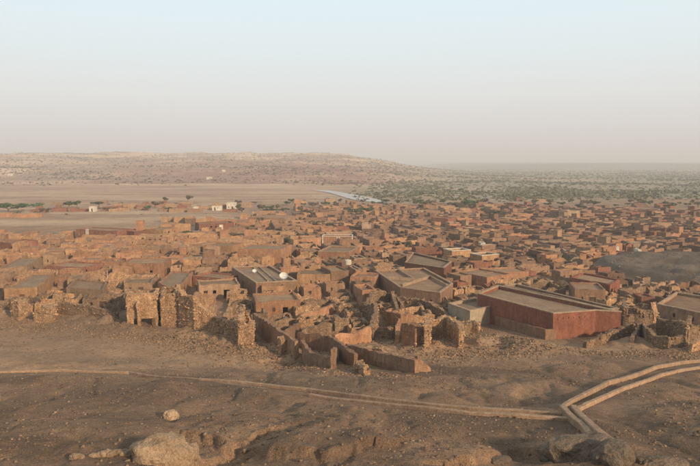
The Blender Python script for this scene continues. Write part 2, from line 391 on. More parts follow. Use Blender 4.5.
# ------------------------------------------------------------------ many small stones or leaves in one mesh
def scatter(name, pos, size, cols, shape='rock', seed=1):
    g = np.random.default_rng(seed); n = len(pos)
    if shape == 'rock':
        b = np.array([(-1, -1, -1), (1, -1, -1), (1, 1, -1), (-1, 1, -1), (-1, -1, 1), (1, -1, 1), (1, 1, 1), (-1, 1, 1)], float) * 0.5
        Fq = np.array([(0, 3, 2, 1), (0, 1, 5, 4), (1, 2, 6, 5), (2, 3, 7, 6), (3, 0, 4, 7), (4, 5, 6, 7)])
        B = b[None] + g.uniform(-0.26, 0.26, (n, 8, 3)); B[:, 4:, :2] *= 0.72
        sc = np.stack([g.uniform(.8, 1.3, n), g.uniform(.6, 1.0, n), g.uniform(.4, .75, n)], -1) * size[:, None]
    else:
        k = 9; Fq = np.arange(k * 4).reshape(k, 4)
        cen = g.normal(0, 1, (n, k, 3)); cen /= np.linalg.norm(cen, axis=2, keepdims=True); cen *= g.uniform(.35, .85, (n, k, 1)); cen[..., 2] = np.abs(cen[..., 2]) * 0.8 + 0.12
        a = g.normal(0, 1, (n, k, 3)); a /= np.linalg.norm(a, axis=2, keepdims=True); b_ = g.normal(0, 1, (n, k, 3)); b_ = np.cross(a, b_); b_ /= np.linalg.norm(b_, axis=2, keepdims=True)
        s = g.uniform(.25, .5, (n, k, 1))
        B = np.stack([cen - a * s - b_ * s * .6, cen + a * s - b_ * s, cen + a * s * .7 + b_ * s, cen - a * s * .8 + b_ * s * .7], 2).reshape(n, k * 4, 3)
        B[..., 2] = np.maximum(B[..., 2], 0.0)
        sc = np.stack([size, size, size * g.uniform(.55, .9, n)], -1)
    th = g.uniform(0, 2 * np.pi, n); cs, sn = np.cos(th)[:, None], np.sin(th)[:, None]
    B = B * sc[:, None]; X = B[..., 0] * cs - B[..., 1] * sn; Yv = B[..., 0] * sn + B[..., 1] * cs
    V = np.stack([X, Yv, B[..., 2]], -1) + pos[:, None]
    nv = V.shape[1]; F_ = (Fq[None] + (np.arange(n) * nv)[:, None, None]).reshape(-1, Fq.shape[1])
    return np_mesh(name, V.reshape(-1, 3), F_, np.repeat(cols, nv, axis=0))

# ------------------------------------------------------------------ wall builder
def offset_poly(P, t, closed=True):
    """mitred offset to the left of the direction of travel"""
    n = len(P); out = []
    for i in range(n):
        p = Vector(P[i])
        a = Vector(P[i - 1]) if (closed or i > 0) else None
        b = Vector(P[(i + 1) % n]) if (closed or i < n - 1) else None
        d1 = (p - a).normalized() if a is not None else (b - p).normalized()
        d2 = (b - p).normalized() if b is not None else d1
        n1 = Vector((-d1.y, d1.x)); n2 = Vector((-d2.y, d2.x))
        k = n1 + n2
        if k.length < 1e-4: k = n1
        k.normalize(); c = max(0.35, k.dot(n1))
        q = p + k * (t / c); out.append((q.x, q.y))
    return out
def wall_geo(P, t, top, base, openings=None, closed=True, step=1.2, rows=3, jit=0.04, seed=0, acc=None):
    """P: polyline (CCW when closed). top(dist, x, y)->z ; base: z of the foot. Returns (verts, faces)"""
    V, Fc = acc if acc is not None else ([], [])
    openings = openings or {}
    if closed: O = list(P); I = offset_poly(P, t, True)
    else: O = offset_poly(P, -t / 2, False); I = offset_poly(P, t / 2, False)
    n = len(P); ne = n if closed else n - 1
    levels = sorted({z for ops in openings.values() for o in ops for z in (o[2], o[3])})
    cols = []; solid = []; dist = 0.0
    for e in range(ne):
        p0, p1 = O[e], O[(e + 1) % n]; q0, q1 = I[e], I[(e + 1) % n]
        L = math.hypot(p1[0] - p0[0], p1[1] - p0[1]); L = max(L, 0.05)
        ops = [o for o in openings.get(e, []) if o[0] > 0.3 and o[1] < L - 0.3]
        br = {0.0}
        k = max(1, int(L / step))
        for i in range(k): br.add(i * L / k)
        for o in ops:
            br = {b for b in br if not (o[0] - 0.15 < b < o[1] + 0.15) or b == 0.0}
            br.add(o[0]); br.add(o[1])
        br = sorted(br)
        if e == ne - 1 and not closed: br.append(L)
        for bi, s in enumerate(br):
            u = s / L
            cols.append(((p0[0] + (p1[0] - p0[0]) * u, p0[1] + (p1[1] - p0[1]) * u), (q0[0] + (q1[0] - q0[0]) * u, q0[1] + (q1[1] - q0[1]) * u), dist + s))
            nxt = br[bi + 1] if bi + 1 < len(br) else L
            mid = (s + nxt) / 2
            solid.append([o for o in ops if o[0] < mid < o[1]])
        dist += L
    nc = len(cols); extra = rows if not levels else max(1, rows - 1)
    zl = [None] * nc; idx = []
    for ci, (o, i_, d) in enumerate(cols):
        zt = top(d, o[0], o[1])
        if levels:
            zs = [base - 0.6] + [min(base + l, zt - 0.05 - 0.02 * (len(levels) - k)) for k, l in enumerate(levels)]
            z0 = zs[-1]
            zs += [z0 + (zt - z0) * (k + 1) / extra for k in range(extra)]
        else:
            zs = [base - 0.6 + (zt - base + 0.6) * k / rows for k in range(rows + 1)]
        row = []
        for k, z in enumerate(zs):
            pair = []
            for (qx, qy), sg in ((o, 1), (i_, -1)):
                jx = mnoise.noise_vector((qx * 0.9 + seed, qy * 0.9, z * 0.9 + sg * 3)) * jit * 2.2
                pair.append(len(V)); V.append((qx + jx.x, qy + jx.y, z + (jx.z if k == len(zs) - 1 else 0)))
            row.append(pair)
        idx.append(row)
    nrow = len(idx[0]) - 1
    nlev = len(levels)
    def is_solid(c, r):
        if c < 0 or c >= (nc if closed else nc - 1): 
            return None
        for o in solid[c]:
            # row r spans level r-1 .. level r
            if levels and 1 <= r <= nlev - 0:
                lo = levels[r - 1]; 
                if r < nlev:
                    hi = levels[r]
                    if lo >= o[2] - 1e-6 and hi <= o[3] + 1e-6: return False
            if o[2] <= 0.001 and r == 0: pass
        return True
    ncell = nc if closed else nc - 1
    for c in range(ncell):
        a = idx[c]; b = idx[(c + 1) % nc]
        for r in range(nrow):
            if not is_solid(c, r): continue
            Fc.append((a[r][0], b[r][0], b[r + 1][0], a[r + 1][0]))
            Fc.append((b[r][1], a[r][1], a[r + 1][1], b[r + 1][1]))
            if r == nrow - 1 or not is_solid(c, r + 1): Fc.append((a[r + 1][0], b[r + 1][0], b[r + 1][1], a[r + 1][1]))
            if r > 0 and not is_solid(c, r - 1): Fc.append((b[r][0], a[r][0], a[r][1], b[r][1]))
            pc = (c - 1) % ncell if closed else c - 1; nx = (c + 1) % ncell if closed else c + 1
            if (not closed and c == 0) or is_solid(pc, r) is False: Fc.append((a[r][1], a[r][0], a[r + 1][0], a[r + 1][1]))
            if (not closed and c == ncell - 1) or is_solid(nx, r) is False: Fc.append((b[r][0], b[r][1], b[r + 1][1], b[r + 1][0]))
    return V, Fc
def py_mesh(name, V, Fc):
    me = bpy.data.meshes.new(name); me.from_pydata(V, [], Fc); me.update(); return me
def area2(P): return sum(P[i][0] * P[(i + 1) % len(P)][1] - P[(i + 1) % len(P)][0] * P[i][1] for i in range(len(P)))
def ccw(P): return list(P) if area2(P) > 0 else list(P)[::-1]
def box_at(V, Fc, p0, p1, z0, z1, t, out=0.0):
    """thin upright slab between plan points p0,p1"""
    d = Vector((p1[0] - p0[0], p1[1] - p0[1])).normalized(); nn = Vector((d.y, -d.x))
    a = [(p0[0] + nn.x * out, p0[1] + nn.y * out), (p1[0] + nn.x * out, p1[1] + nn.y * out)]
    b = [(a[1][0] - nn.x * t, a[1][1] - nn.y * t), (a[0][0] - nn.x * t, a[0][1] - nn.y * t)]
    k = len(V)
    for z in (z0, z1):
        for q in a + b: V.append((q[0], q[1], z))
    for f in ((0, 1, 5, 4), (1, 2, 6, 5), (2, 3, 7, 6), (3, 0, 4, 7), (4, 5, 6, 7), (3, 2, 1, 0)): Fc.append(tuple(k + i for i in f))
def loc_mesh(root, name, V, Fc):
    ox, oy, oz = root.location
    return py_mesh(name, [(v[0] - ox, v[1] - oy, v[2] - oz) for v in V], Fc)

def edge_front(P, e):
    """how much the edge e of a CCW polygon faces the camera"""
    p0, p1 = P[e], P[(e + 1) % len(P)]
    d = Vector((p1[0] - p0[0], p1[1] - p0[1])); L = d.length
    if L < 0.1: return 0, L
    nn = Vector((d.y, -d.x)) / L; m = Vector(((p0[0] + p1[0]) / 2, (p0[1] + p1[1]) / 2)).normalized()
    return -nn.dot(m), L
def poly_base(P):
    c = (sum(p[0] for p in P) / len(P), sum(p[1] for p in P) / len(P))
    a = np.array(list(P) + [c]); z = height(a[:, 0], a[:, 1]); return float(z.mean()), c
def make_openings(P, h, rr, doors=1, wins=2, front_only=True):
    ops = {}; info = []
    cand = [(edge_front(P, e), e) for e in range(len(P))]
    cand = [(f * L, L, e) for (f, L), e in cand if f > 0.15 and L > 2.6]
    cand.sort(reverse=True)
    slots = []
    for sc, L, e in cand:
        k = int((L - 1.2) / 1.9)
        for i in range(k): slots.append((e, 0.75 + 1.9 * i + rr.uniform(0, 0.5)))
    rr.shuffle(slots)
    for i, (e, s) in enumerate(slots[:doors + wins]):
        if i < doors and h > 2.3: o = (s, s + rr.choice((0.9, 1.0, 1.3)), 0.02, 1.9, 'door')
        else: o = (s, s + rr.choice((0.35, 0.5, 0.7)), 1.2, 1.9, 'window')
        ops.setdefault(e, []).append(o); info.append((e, o))
    return ops, info
def door_mesh(P, e, o, base, t, root, leaf_mat, V=None, Fc=None):
    p0, p1 = Vector(P[e]), Vector(P[(e + 1) % len(P)]); d = (p1 - p0).normalized()
    a = p0 + d * (o[0] - 0.04); b = p0 + d * (o[1] + 0.04)
    V_, F_ = [], []
    box_at(V_, F_, a, b, base + o[2] - 0.1, base + o[3] + 0.02, 0.06, -t * 0.45)
    if V is not None:
        k = len(V); V.extend(V_); Fc.extend(tuple(i + k for i in f) for f in F_); return None
    return link('door' if o[4] == 'door' else 'shutter', loc_mesh(root, 'door_leaf', V_, F_), leaf_mat, root)

FOOT = []    # occupied footprints (list of polygons)
def block(root, P, h, wall='ochre', roof='roof', rr=rnd, parapet=0.35, t=0.38, jag=0.08, doors=1, wins=2, coping=None, roofless=False,
          step=1.3, base=None, rows=3, z0=None, leaf='wood', jit=0.05, reserve=True, acc=None, opens=None):
    P = ccw(P)
    b, c = poly_base(P)
    if base is not None: b = base
    sd = rr.uniform(0, 90)
    def top(d, x, y):
        n = mnoise.noise((x * 0.25 + sd, y * 0.25, 0)) * jag + mnoise.noise((x * 1.3 + sd, y * 1.3, 5)) * jag * 0.7 + math.floor(mnoise.noise((x * .35 + sd, y * .35, 3)) * 3 + .5) * jag * 0.5
        if roofless: n += min(0, mnoise.noise((x * 0.5 + sd, y * 0.5, 9)) * 1.2 - 0.1) * h * 0.45
        return b + max(0.5, h + n)
    ops, info = ({}, []) if opens is None else opens
    if opens is None and h > 2.0 and (doors or wins): ops, info = make_openings(P, h, rr, doors, wins)
    if acc is not None:
        V, Fc = wall_geo(P, t, top, b, ops, True, step, rows, jit, sd, acc[0])
        if not roofless:
            Q = offset_poly(P, t * 0.55); k = len(acc[1][0]); acc[1][0].extend((q[0], q[1], b + h - parapet) for q in Q); acc[1][1].append(tuple(range(k, k + len(Q))))
        return
    V, Fc = wall_geo(P, t, top, b, ops, True, step, rows, jit, sd)
    w = link('wall', loc_mesh(root, 'wall', V, Fc), M[wall], root)
    if not roofless:
        Q = offset_poly(P, t * 0.55); rz = b + h - parapet
        V2 = [(q[0], q[1], rz) for q in Q] + [(q[0], q[1], rz - 0.3) for q in Q]; n = len(Q)
        # roof crowned a little so that light plays over it
        cx = sum(q[0] for q in Q) / n; cy = sum(q[1] for q in Q) / n
        V2.append((cx + rr.uniform(-.5, .5), cy + rr.uniform(-.5, .5), rz + rr.uniform(0.0, 0.12)))
        F2 = [(i, (i + 1) % n, 2 * n) for i in range(n)] + [tuple(range(2 * n - 1, n - 1, -1))]
        link('roof', loc_mesh(root, 'roof', V2, F2), M[roof], root)
    if coping:
        O = offset_poly(P, -0.05); I = offset_poly(P, t + 0.05); n = len(P)
        V3, F3 = [], []
        for i in range(n):
            z1 = b + h + 0.03 + jag * 0.5
            for q, zz in ((O[i], z1 - 0.05), (O[i], z1 + 0.12), (I[i], z1 + 0.12), (I[i], z1 - 0.05)): V3.append((q[0], q[1], zz))
        for i in range(n):
            a = 4 * i; c2 = 4 * ((i + 1) % n)
            for k in range(4): F3.append((a + k, c2 + k, c2 + (k + 1) % 4, a + (k + 1) % 4))
        link('coping', loc_mesh(root, 'coping', V3, F3), M[coping], root)
    for e, o in info:
        if o[4] == 'door': 
            if rr.random() < 0.7: door_mesh(P, e, o, b, t, root, M[leaf])
        elif rr.random() < 0.35: door_mesh(P, e, o, b, t, root, M['wood'])
    return w

THINGS = []   # (root, centre, kind)
def start(name, P, label, cat, reserve=True):
    b, c = poly_base(P)
    r = empty(name, (c[0], c[1], b)); tag(r, label, cat)
    if reserve: FOOT.append(ccw(P))
    return r
def pxpoly(pts, z): return [at(px, py, z) for px, py in pts]
def quad_from_front(a, b, depth, z):
    p, q = Vector(at(*a, z)), Vector(at(*b, z)); d = (q - p).normalized(); nn = Vector((-d.y, d.x))
    return [tuple(p), tuple(q), tuple(q + nn * depth), tuple(p + nn * depth)]
LAND = []     # landmarks for the labels: (phrase, x, y)
def hero(name, label, pts, h, wall='ochre', roof='roof', short=None, cat='house', **kw):
    if len(pts) == 3: P = quad_from_front(pts[0], pts[1], pts[2], h + 0.1)
    else: P = pxpoly(pts, h + 0.1)
    P = ccw(P)
    r = start(name, P, label, cat)
    block(r, P, h, wall, roof, **kw)
    if short: LAND.append((short, r.location.x, r.location.y))
    return r, P

# ------------------------------------------------------------------ the buildings one can point to
FINE = dict(step=0.8, rows=5)
KP = [(477.6, 297.6), (553.4, 318), (595.4, 314.8), (621, 316.3), (498, 289)]
KPOLY = ccw(pxpoly(KP, 4.4)); KOPS = {}; c_ = Vector(at(553.4, 318, 4.4))
for e_ in range(5):
    if (Vector(KPOLY[e_]) - c_).length < .5 and KPOLY[(e_ + 1) % 5][0] > c_.x: KOPS[e_] = [(0.7 + .98 * q_, 0.80 + .98 * q_, 3.35, 3.62, 'notch') for q_ in range(6)]
r, P = hero('red_plastered_house', 'long red plastered house with pale roof edge, the smoothest and largest near the channel fork',
     KP, 4.3, 'redplaster', 'roofgrey', 'the long red house', coping='coping', opens=(KOPS, []), jag=0.08, jit=0.03, parapet=0.5)
def poly_wall(root, pts, hs, mat, t=0.4, name='yard_wall', closed=False, jag=0.05, step=1.0, rows=3, jit=0.05, ground=True, openings=None, drop=0.0):
    sd = rnd.uniform(0, 90)
    cum = [0]
    for a, b in zip(pts[:-1], pts[1:]): cum.append(cum[-1] + math.dist(a, b))
    gz = [hz(*p) for p in pts]; base = min(gz)
    def top(d, x, y):
        i = float(np.interp(d, cum, [g + h for g, h in zip(gz, hs)]))
        n = (mnoise.noise((x * .6 + sd, y * .6, 0)) + 0.6 * mnoise.noise((x * 2.1 + sd, y * 2.1, 4))) * jag
        return max(base + 0.25, i + n)
    V, Fc = wall_geo(pts, t, top, base, openings, closed, step, rows, jit, sd)
    return link(name, loc_mesh(root, name, V, Fc), M[mat], root)
yw = [at(495.8, 316.3, 2.0), at(520, 325.4, 1.9), at(546, 335.6, 1.8), at(556, 335, 1.8)]
poly_wall(r, yw, [1.7, 1.6, 1.6, 1.6], 'brown', 0.35)
kz = 4.35 + poly_base(P)[0]
for a, b in (((511, 290), (560, 300)), ((560, 300), (585, 307)), ((535, 307), (560, 303))):
    V, Fc = [], []; p, q = at(*a, 3.9), at(*b, 3.9)
    V, Fc = wall_geo([p, q], 0.3, lambda d, x, y: 4.5, 3.6, None, False, 1.5, 1, 0.03)
    link('roof_wall', loc_mesh(r, 'roof_wall', V, Fc), M['coping'], r)
for k in range(7):        # open roof beams at the right end
    u = k / 6; a = at(572 + 28 * u, 307.5 + 5.2 * u, 4.1); b = at(562 + 33 * u, 311.5 + 3.6 * u, 4.1)
    V, Fc = [], []; box_at(V, Fc, a, b, 3.95, 4.15, 0.22); link('roof_beam', loc_mesh(r, 'roof_beam', V, Fc), M['coping'], r)

r2, P2 = hero('long_house', 'narrow long house of pale parallel roof edges directly behind the red plastered house',
     [(503, 287.6), (609, 311.5), (619, 310.5), (516, 285.5)], 3.6, 'brown', 'roofgrey', coping='coping', doors=0, wins=0, jag=0.04)
hero('cement_house', 'small grey cement rendered cube house standing left of the long red house',
     [(448, 305.5), (470, 313.5), (494.5, 308), (476, 300)], 2.9, 'cement', 'roofgrey', 'the grey cement cube', coping='coping', doors=0, wins=0, jag=0.02, jit=0.01)
r, P = hero('courtyard_house', 'wide brown compound of several flat roofs behind the grey cement cube',
     [(375, 271), (400, 288), (440, 293.5), (453, 284), (424, 268.5)], 3.4, 'brown', 'roof', 'the wide brown compound', jag=0.05, doors=1, wins=1, coping='casing')
for a, b in (((398, 271), (414, 281)), ((402, 287), (430, 278)), ((430, 278), (447, 287)), ((388, 279), (414, 281))):
    V, Fc = wall_geo([at(*a, 3.2), at(*b, 3.2)], 0.35, lambda d, x, y: 3.75 + 0.1 * mnoise.noise((x, y, 0)), 2.8, None, False, 1.2, 1, 0.05)
    link('roof_wall', loc_mesh(r, 'roof_wall', V, Fc), M['coping'], r)
r, P = hero('dish_house', 'flat grey roofed house carrying the white satellite dishes on its roof',
     [(231.7, 268), (256, 284), (297, 281.8), (270, 266.5)], 3.2, 'brown', 'roofgrey', 'the dish roof', jag=0.05, doors=1, wins=2, coping='coping')
for a, b in (((252, 267), (268, 282)), ((258, 267), (277, 283))):
    V, Fc = wall_geo([at(*a, 3), at(*b, 3)], 0.3, lambda d, x, y: 3.4, 2.6, None, False, 1.5, 1, 0.03)
    link('roof_wall', loc_mesh(r, 'roof_wall', V, Fc), M['coping'], r)
def dish(px, py, diam, z, label):
    x, y = at(px, py, z + diam * .45); root = empty('satellite_dish', (x, y, z)); tag(root, label, 'satellite dish')
    V, Fc = [], []; n = 18; rings = 4
    for k in range(rings + 1):
        rr_ = diam / 2 * k / rings
        for j in range(n): V.append((rr_ * math.cos(2 * math.pi * j / n), rr_ * math.sin(2 * math.pi * j / n), 0.28 * diam * (k / rings) ** 2))
    m = len(V)
    for v in V[:m]: V.append((v[0], v[1], v[2] - 0.03))
    for k in range(rings):
        for j in range(n):
            a = k * n + j; b = k * n + (j + 1) % n; c = b + n; d = a + n
            Fc.append((a, b, c, d)); Fc.append((m + d, m + c, m + b, m + a))
    for j in range(n):
        a = rings * n + j; b = rings * n + (j + 1) % n; Fc.append((a, b, m + b, m + a))
    o = link('reflector', py_mesh('reflector', V, Fc), M['metal'], root)
    o.rotation_euler = (R(42), 0, R(12)); o.location = (0, 0, diam * 0.45)
    V, Fc = [], []; box_at(V, Fc, (-.04, 0), (.04, 0), -0.05, diam * .45, 0.08); link('mast', py_mesh('mast', V, Fc), M['metal'], root)
    V, Fc = [], []; box_at(V, Fc, (-.02, 0), (.02, 0), 0, diam * .5, 0.04); q = link('feed_arm', py_mesh('feed_arm', V, Fc), M['metal'], root)
    q.location = (0, -0.1, diam * .45); q.rotation_euler = (R(70), 0, R(12))
b0 = poly_base(P)[0] + 2.85
dish(283.5, 277, 1.8, b0, 'large white satellite dish standing near the right edge of the grey flat roof')
dish(254.5, 271.5, 1.0, b0, 'smaller narrow white satellite dish near the left corner of the grey flat roof')

H_LIST = [
 # name, label, pts, h, wall, roof, short, kw
 ('mud_house', 'big ochre house with high plain wall behind the dish roof', ((238, 248), (281, 249), 11), 4.6, 'orange', 'roofgrey', 'the big ochre wall', dict(doors=1, wins=5)),
 ('mud_house', 'ochre yard room with open dark inside attached left of the high ochre wall', ((231.5, 253.5), (262, 256), 6), 3.3, 'ochre', 'roof', None, dict(roofless=True)),
 ('mud_house', 'tall orange house with two small windows between the dish roof and the plain', ((203, 243.5), (231, 244.5), 9), 3.9, 'ochre', 'roof', 'the two window house', dict(doors=0, wins=3)),
 ('mud_house', 'square ochre house with lit wall and dark left side, right of the square tower', ((189, 242), (203, 243), 8), 3.6, 'ochre', 'roof', None, dict(wins=1)),
 ('pilaster_house', 'orange house front framed by white pilasters and a white top band', ((322, 236.5), (353, 236.5), 6), 3.4, 'orange', 'roof', 'the white framed house', dict(coping='white', doors=0, wins=0, jag=0.02)),
 ('mud_house', 'orange house with rounded corner left of the white framed house', ((302, 238), (321, 237.5), 7), 3.2, 'orange', 'roof', None, dict(jag=0.1)),
 ('mud_house', 'house with broad grey sloping roof in front of the white framed house', ((318, 251.5), (349, 252.5), 13), 3.2, 'orange', 'roofgrey', None, dict(coping='coping')),
 ('red_tower', 'square reddish tower standing higher than everything near it', ((135.5, 220.5), (142.5, 220.5), 2.8), 6.3, 'orange', 'roof', 'the square tower', dict(doors=0, wins=0, jag=0.1, step=0.7, rows=6)),
 ('red_brown_house', 'long low red brown house with a tall white door panel', ((75.5, 228.5), (117, 230.5), 9), 3.4, 'red', 'roof', 'the white door house', dict(doors=0, wins=2)),
 ('mud_house', 'pale ochre house right against the square tower', ((143, 228), (163, 229), 9), 2.9, 'ochre', 'roof', None, {}),
 ('mud_house', 'low dark red house running between the white door house and the square tower', ((118, 229.5), (134, 231), 7), 3.0, 'red', 'roof', None, {}),
 ('mud_house', 'large reddish house with three small top windows right of the left edge ruins', ((121, 263), (164, 262.5), 10), 3.7, 'orange', 'roof', 'the large reddish house', dict(wins=4, jag=0.15)),
 ('mud_house', 'long low reddish yard house with a ribbed wall above the foreground left house', ((46, 265), (83, 267), 8), 2.6, 'red', 'roof', 'the ribbed red wall', dict(jag=0.12, wins=2)),
 ('mud_house', 'deep red house at the left edge of the picture', ((-4, 242), (11, 243.5), 9), 3.8, 'red', 'roof', 'the left red house', {}),
 ('mud_house', 'bright orange red house beside the deep red one at left', ((11.5, 244), (23, 244), 8), 3.6, 'orange', 'roof', None, dict(doors=0)),
 ('grey_roof_house', 'house with slanting violet grey roof below the orange red left houses', [(-2, 268), (27, 264.5), (42, 257), (20, 256.5)], 2.8, 'tan', 'roofgrey', 'the violet grey roof', dict(wins=1)),
 ('flat_roof_house', 'foreground left house with broad flat roof and bright lit right wall', [(4, 288), (37, 287), (54.5, 272), (33, 272.5)], 3.1, 'ochre', 'roofgrey', 'the left flat roof', dict(jag=0.1, **FINE)),
 ('mud_house', 'low ochre block with a niche, right of the left flat roof house', ((53, 294), (75, 293), 3.5), 1.9, 'ochre', 'roof', None, FINE),
 ('mud_house', 'tan house with dusty flat roof between the left flat roof house and the tall ruin', [(66, 287.5), (103, 290.5), (107, 282), (76, 278.5)], 2.9, 'tan', 'roof', None, FINE),
 ('mud_house', 'broken walled yard house with dark inside left of the tall ruin', ((82, 299), (125, 297), 6), 2.6, 'ruin2', 'roof', None, dict(roofless=True, **FINE)),
 ('mud_house', 'small pinkish tan house behind the tall ruin with a flat dusty roof', ((124, 284), (152, 283), 7), 2.8, 'tan', 'roof', None, {}),
 ('mud_house', 'house with grey smooth roof slanting up behind the stepped ruin wall', [(158, 283), (176, 291), (193, 272), (172, 271)], 3.0, 'orange', 'roofgrey', 'the slanted grey roof', FINE),
 ('mud_house', 'low red roofed house left below the dish roof', ((193, 276), (222, 279), 6), 2.4, 'red', 'roof', None, {}),
 ('mud_house', 'rounded tan house with two dark openings above the stepped ruin wall', ((199, 286), (240, 284), 7), 3.0, 'tan', 'roof', None, dict(doors=2, wins=1, jag=0.25)),
 ('mud_house', 'orange house with small square dark window facing the ruin yards', ((256, 303), (300, 301), 8), 3.1, 'orange', 'roof', 'the window front house', dict(doors=1, wins=2, **FINE)),
 ('mud_house', 'ochre house with blocky dark openings just right below the dish roof', ((262, 287), (285, 286), 6), 2.8, 'ochre', 'roof', None, dict(doors=2)),
 ('mud_house', 'orange wall house with deep dark yard left of the pink doorway house', ((297, 275), (332, 275), 8), 3.3, 'ochre', 'roof', None, dict(doors=0, wins=2)),
 ('mud_house', 'dark box house with a white water tank on it', ((331, 272), (349, 271), 8), 4.0, 'brown', 'roof', 'the dark box house', {}),
 ('mud_house', 'bright salmon house with pocked wall left of the wide brown compound', ((350, 277), (375, 278), 6), 3.4, 'orange', 'roof', None, dict(wins=3)),
 ('mud_house', 'long maroon walled house with broad tan roof behind the wide brown compound', [(405, 262), (444, 267.5), (452, 261), (413, 252)], 3.6, 'red', 'roofgrey', 'the maroon long house', dict(coping='coping')),
 ('ochre_hall', 'ochre block with thick pale top band, left one of the two', ((452, 250.5), (471, 249.5), 5), 3.3, 'ochre', 'roofgrey', 'the banded ochre block', dict(coping='white')),
 ('ochre_hall', 'ochre block with thick pale top band, right one of the two', ((482, 255), (499, 253.5), 5), 3.3, 'ochre', 'roofgrey', None, dict(coping='white')),
 ('mud_house', 'orange house with long low parapet right of the maroon long house', ((455, 270), (487, 276), 8), 2.6, 'orange', 'roof', None, {}),
 ('mud_house', 'glowing orange low house with tapering wall above the long red house', ((487, 271), (529, 270), 7), 2.4, 'orange', 'roof', 'the tapering wall', dict(doors=0)),
 ('mud_house', 'bright red house with dark windows at the foot of the gravel mound', [(571, 277), (610, 284), (620, 279), (583, 272)], 3.0, 'redplaster', 'roof', 'the bright red house', dict(wins=3)),
 ('mud_house', 'brown block house with shadowed left wall just behind the beams', ((575, 289), (606, 290), 8), 3.4, 'brown', 'roof', None, FINE),
 ('mud_house', 'low brown house with pale roof line right behind the long red house', ((536, 288), (566, 287), 7), 2.6, 'ruin2', 'roofgrey', None, dict(roofless=True, **FINE)),
 ('mud_house', 'maroon stub house standing behind the wall with the narrow doorway', ((642, 297), (655, 297), 4), 2.4, 'red', 'roof', None, FINE),
 ('mud_house', 'wide flat compound at the right edge with brown layered walls', [(657, 306), (715, 318), (715, 300), (676, 294)], 2.8, 'tan', 'roof', 'the right edge compound', dict(doors=0, wins=2, coping='coping', **FINE)),
 ('white_house', 'small white two room house on the plain behind the town', ((226.5, 202), (235, 202), 6), 4.2, 'white', 'roof', 'the white plain house', dict(doors=1, wins=2, step=3)),
 ('white_house', 'white box house under trees on the plain above the white door house', ((89, 206.5), (94.5, 206.5), 4), 3.0, 'white', 'roof', 'the tree side white box', dict(step=3)),
 ('white_house', 'pale open shed house left of the small white two room house', ((212, 205.5), (221, 205.5), 4), 2.6, 'white', 'roof', None, dict(doors=2, step=3)),
 ('white_house', 'tiny white house on the plain, farthest left of the pale shed', ((193, 206.5), (197, 206.5), 4), 2.0, 'white', 'roof', None, dict(step=3)),
 ('white_house', 'white house at centre top of the town, left of three', ((403, 211), (407.5, 211), 4), 2.2, 'white', 'roof', 'the three white huts', dict(step=3)),
 ('white_house', 'white house at centre top of the town, middle of three', ((409.5, 211), (413.5, 211), 4), 2.4, 'white', 'roof', None, dict(step=3)),
 ('white_house', 'white house at centre top of the town, right of three', ((417, 211.5), (422, 211.5), 4), 2.2, 'white', 'roof', None, dict(step=3)),
 ('cream_house', 'cream house near the valley scrub, largest pale one at right', ((559, 209.5), (567.5, 210.5), 7), 4.2, 'coping', 'coping', 'the cream valley house', dict(step=3)),
 ('white_house', 'small bright white cube in the middle of the right half of town', ((481, 242), (485.5, 242), 4), 2.4, 'white', 'roof', 'the bright white cube', dict(step=3)),
 ('white_house', 'white walled hut beside the dark shed above the gravel mound', ((638, 249.5), (641.5, 249.5), 3), 2.3, 'white', 'roof', None, dict(step=3)),
 ('white_house', 'low whitewashed hut left of the hut pair above the gravel mound', ((616, 246), (619.5, 246), 3), 2.0, 'white', 'roof', 'the mound huts', dict(step=3)),
 ('tan_house', 'pale tan house with upper room, alone among dark roofs at the centre', ((362, 224), (371, 224), 6), 4.0, 'coping', 'roof', None, dict(step=2)),
 ('red_house', 'long red walled house with a white gate behind the two window house', ((199, 223.8), (234, 222.5), 8), 3.0, 'red', 'roof', 'the white gate house', dict(wins=3)),
 ('mud_house', 'long brown walled yard below the small white two room house', ((248, 216.5), (286, 217.5), 16), 3.2, 'brown', 'roof', 'the long brown yard', dict(roofless=False)),
 ('mud_house', 'dark maroon shed wall among the centre top houses, below the three white huts', ((431, 217.5), (448, 218.5), 7), 3.4, 'red', 'roof', None, {}),
 ('white_house', 'whitish hut on the left plateau slope', ((206, 177.6), (212, 177.6), 8), 4.0, 'white', 'roof', 'the slope hut', dict(step=3)),
]
hero_roots = {}
for nm, lab, pts, h, wl, rf, short, kw in H_LIST:
    if nm == 'white_house' and 'plateau' in lab: 
        continue
    r, P = hero(nm, lab, pts, h, wl, rf, short, **kw); hero_roots[lab] = (r, P)
for px_, py_, w_, lab_ in ((209, 179.5, 8, 'larger white hut out on the slope of the dune plateau'), (223.5, 172, 6, 'tiny white hut highest up on the dune plateau'), (9.5, 176, 7, 'tiny white hut on the dune plateau near the left edge')):
    x_, y_ = hit(px_, py_); P_ = [(x_ - w_ / 2, y_), (x_ + w_ / 2, y_), (x_ + w_ / 2, y_ + 5), (x_ - w_ / 2, y_ + 5)]
    r_ = start('white_house', P_, lab_, 'house'); block(r_, P_, 4.0, 'white', 'roof', doors=1, wins=2, step=3)
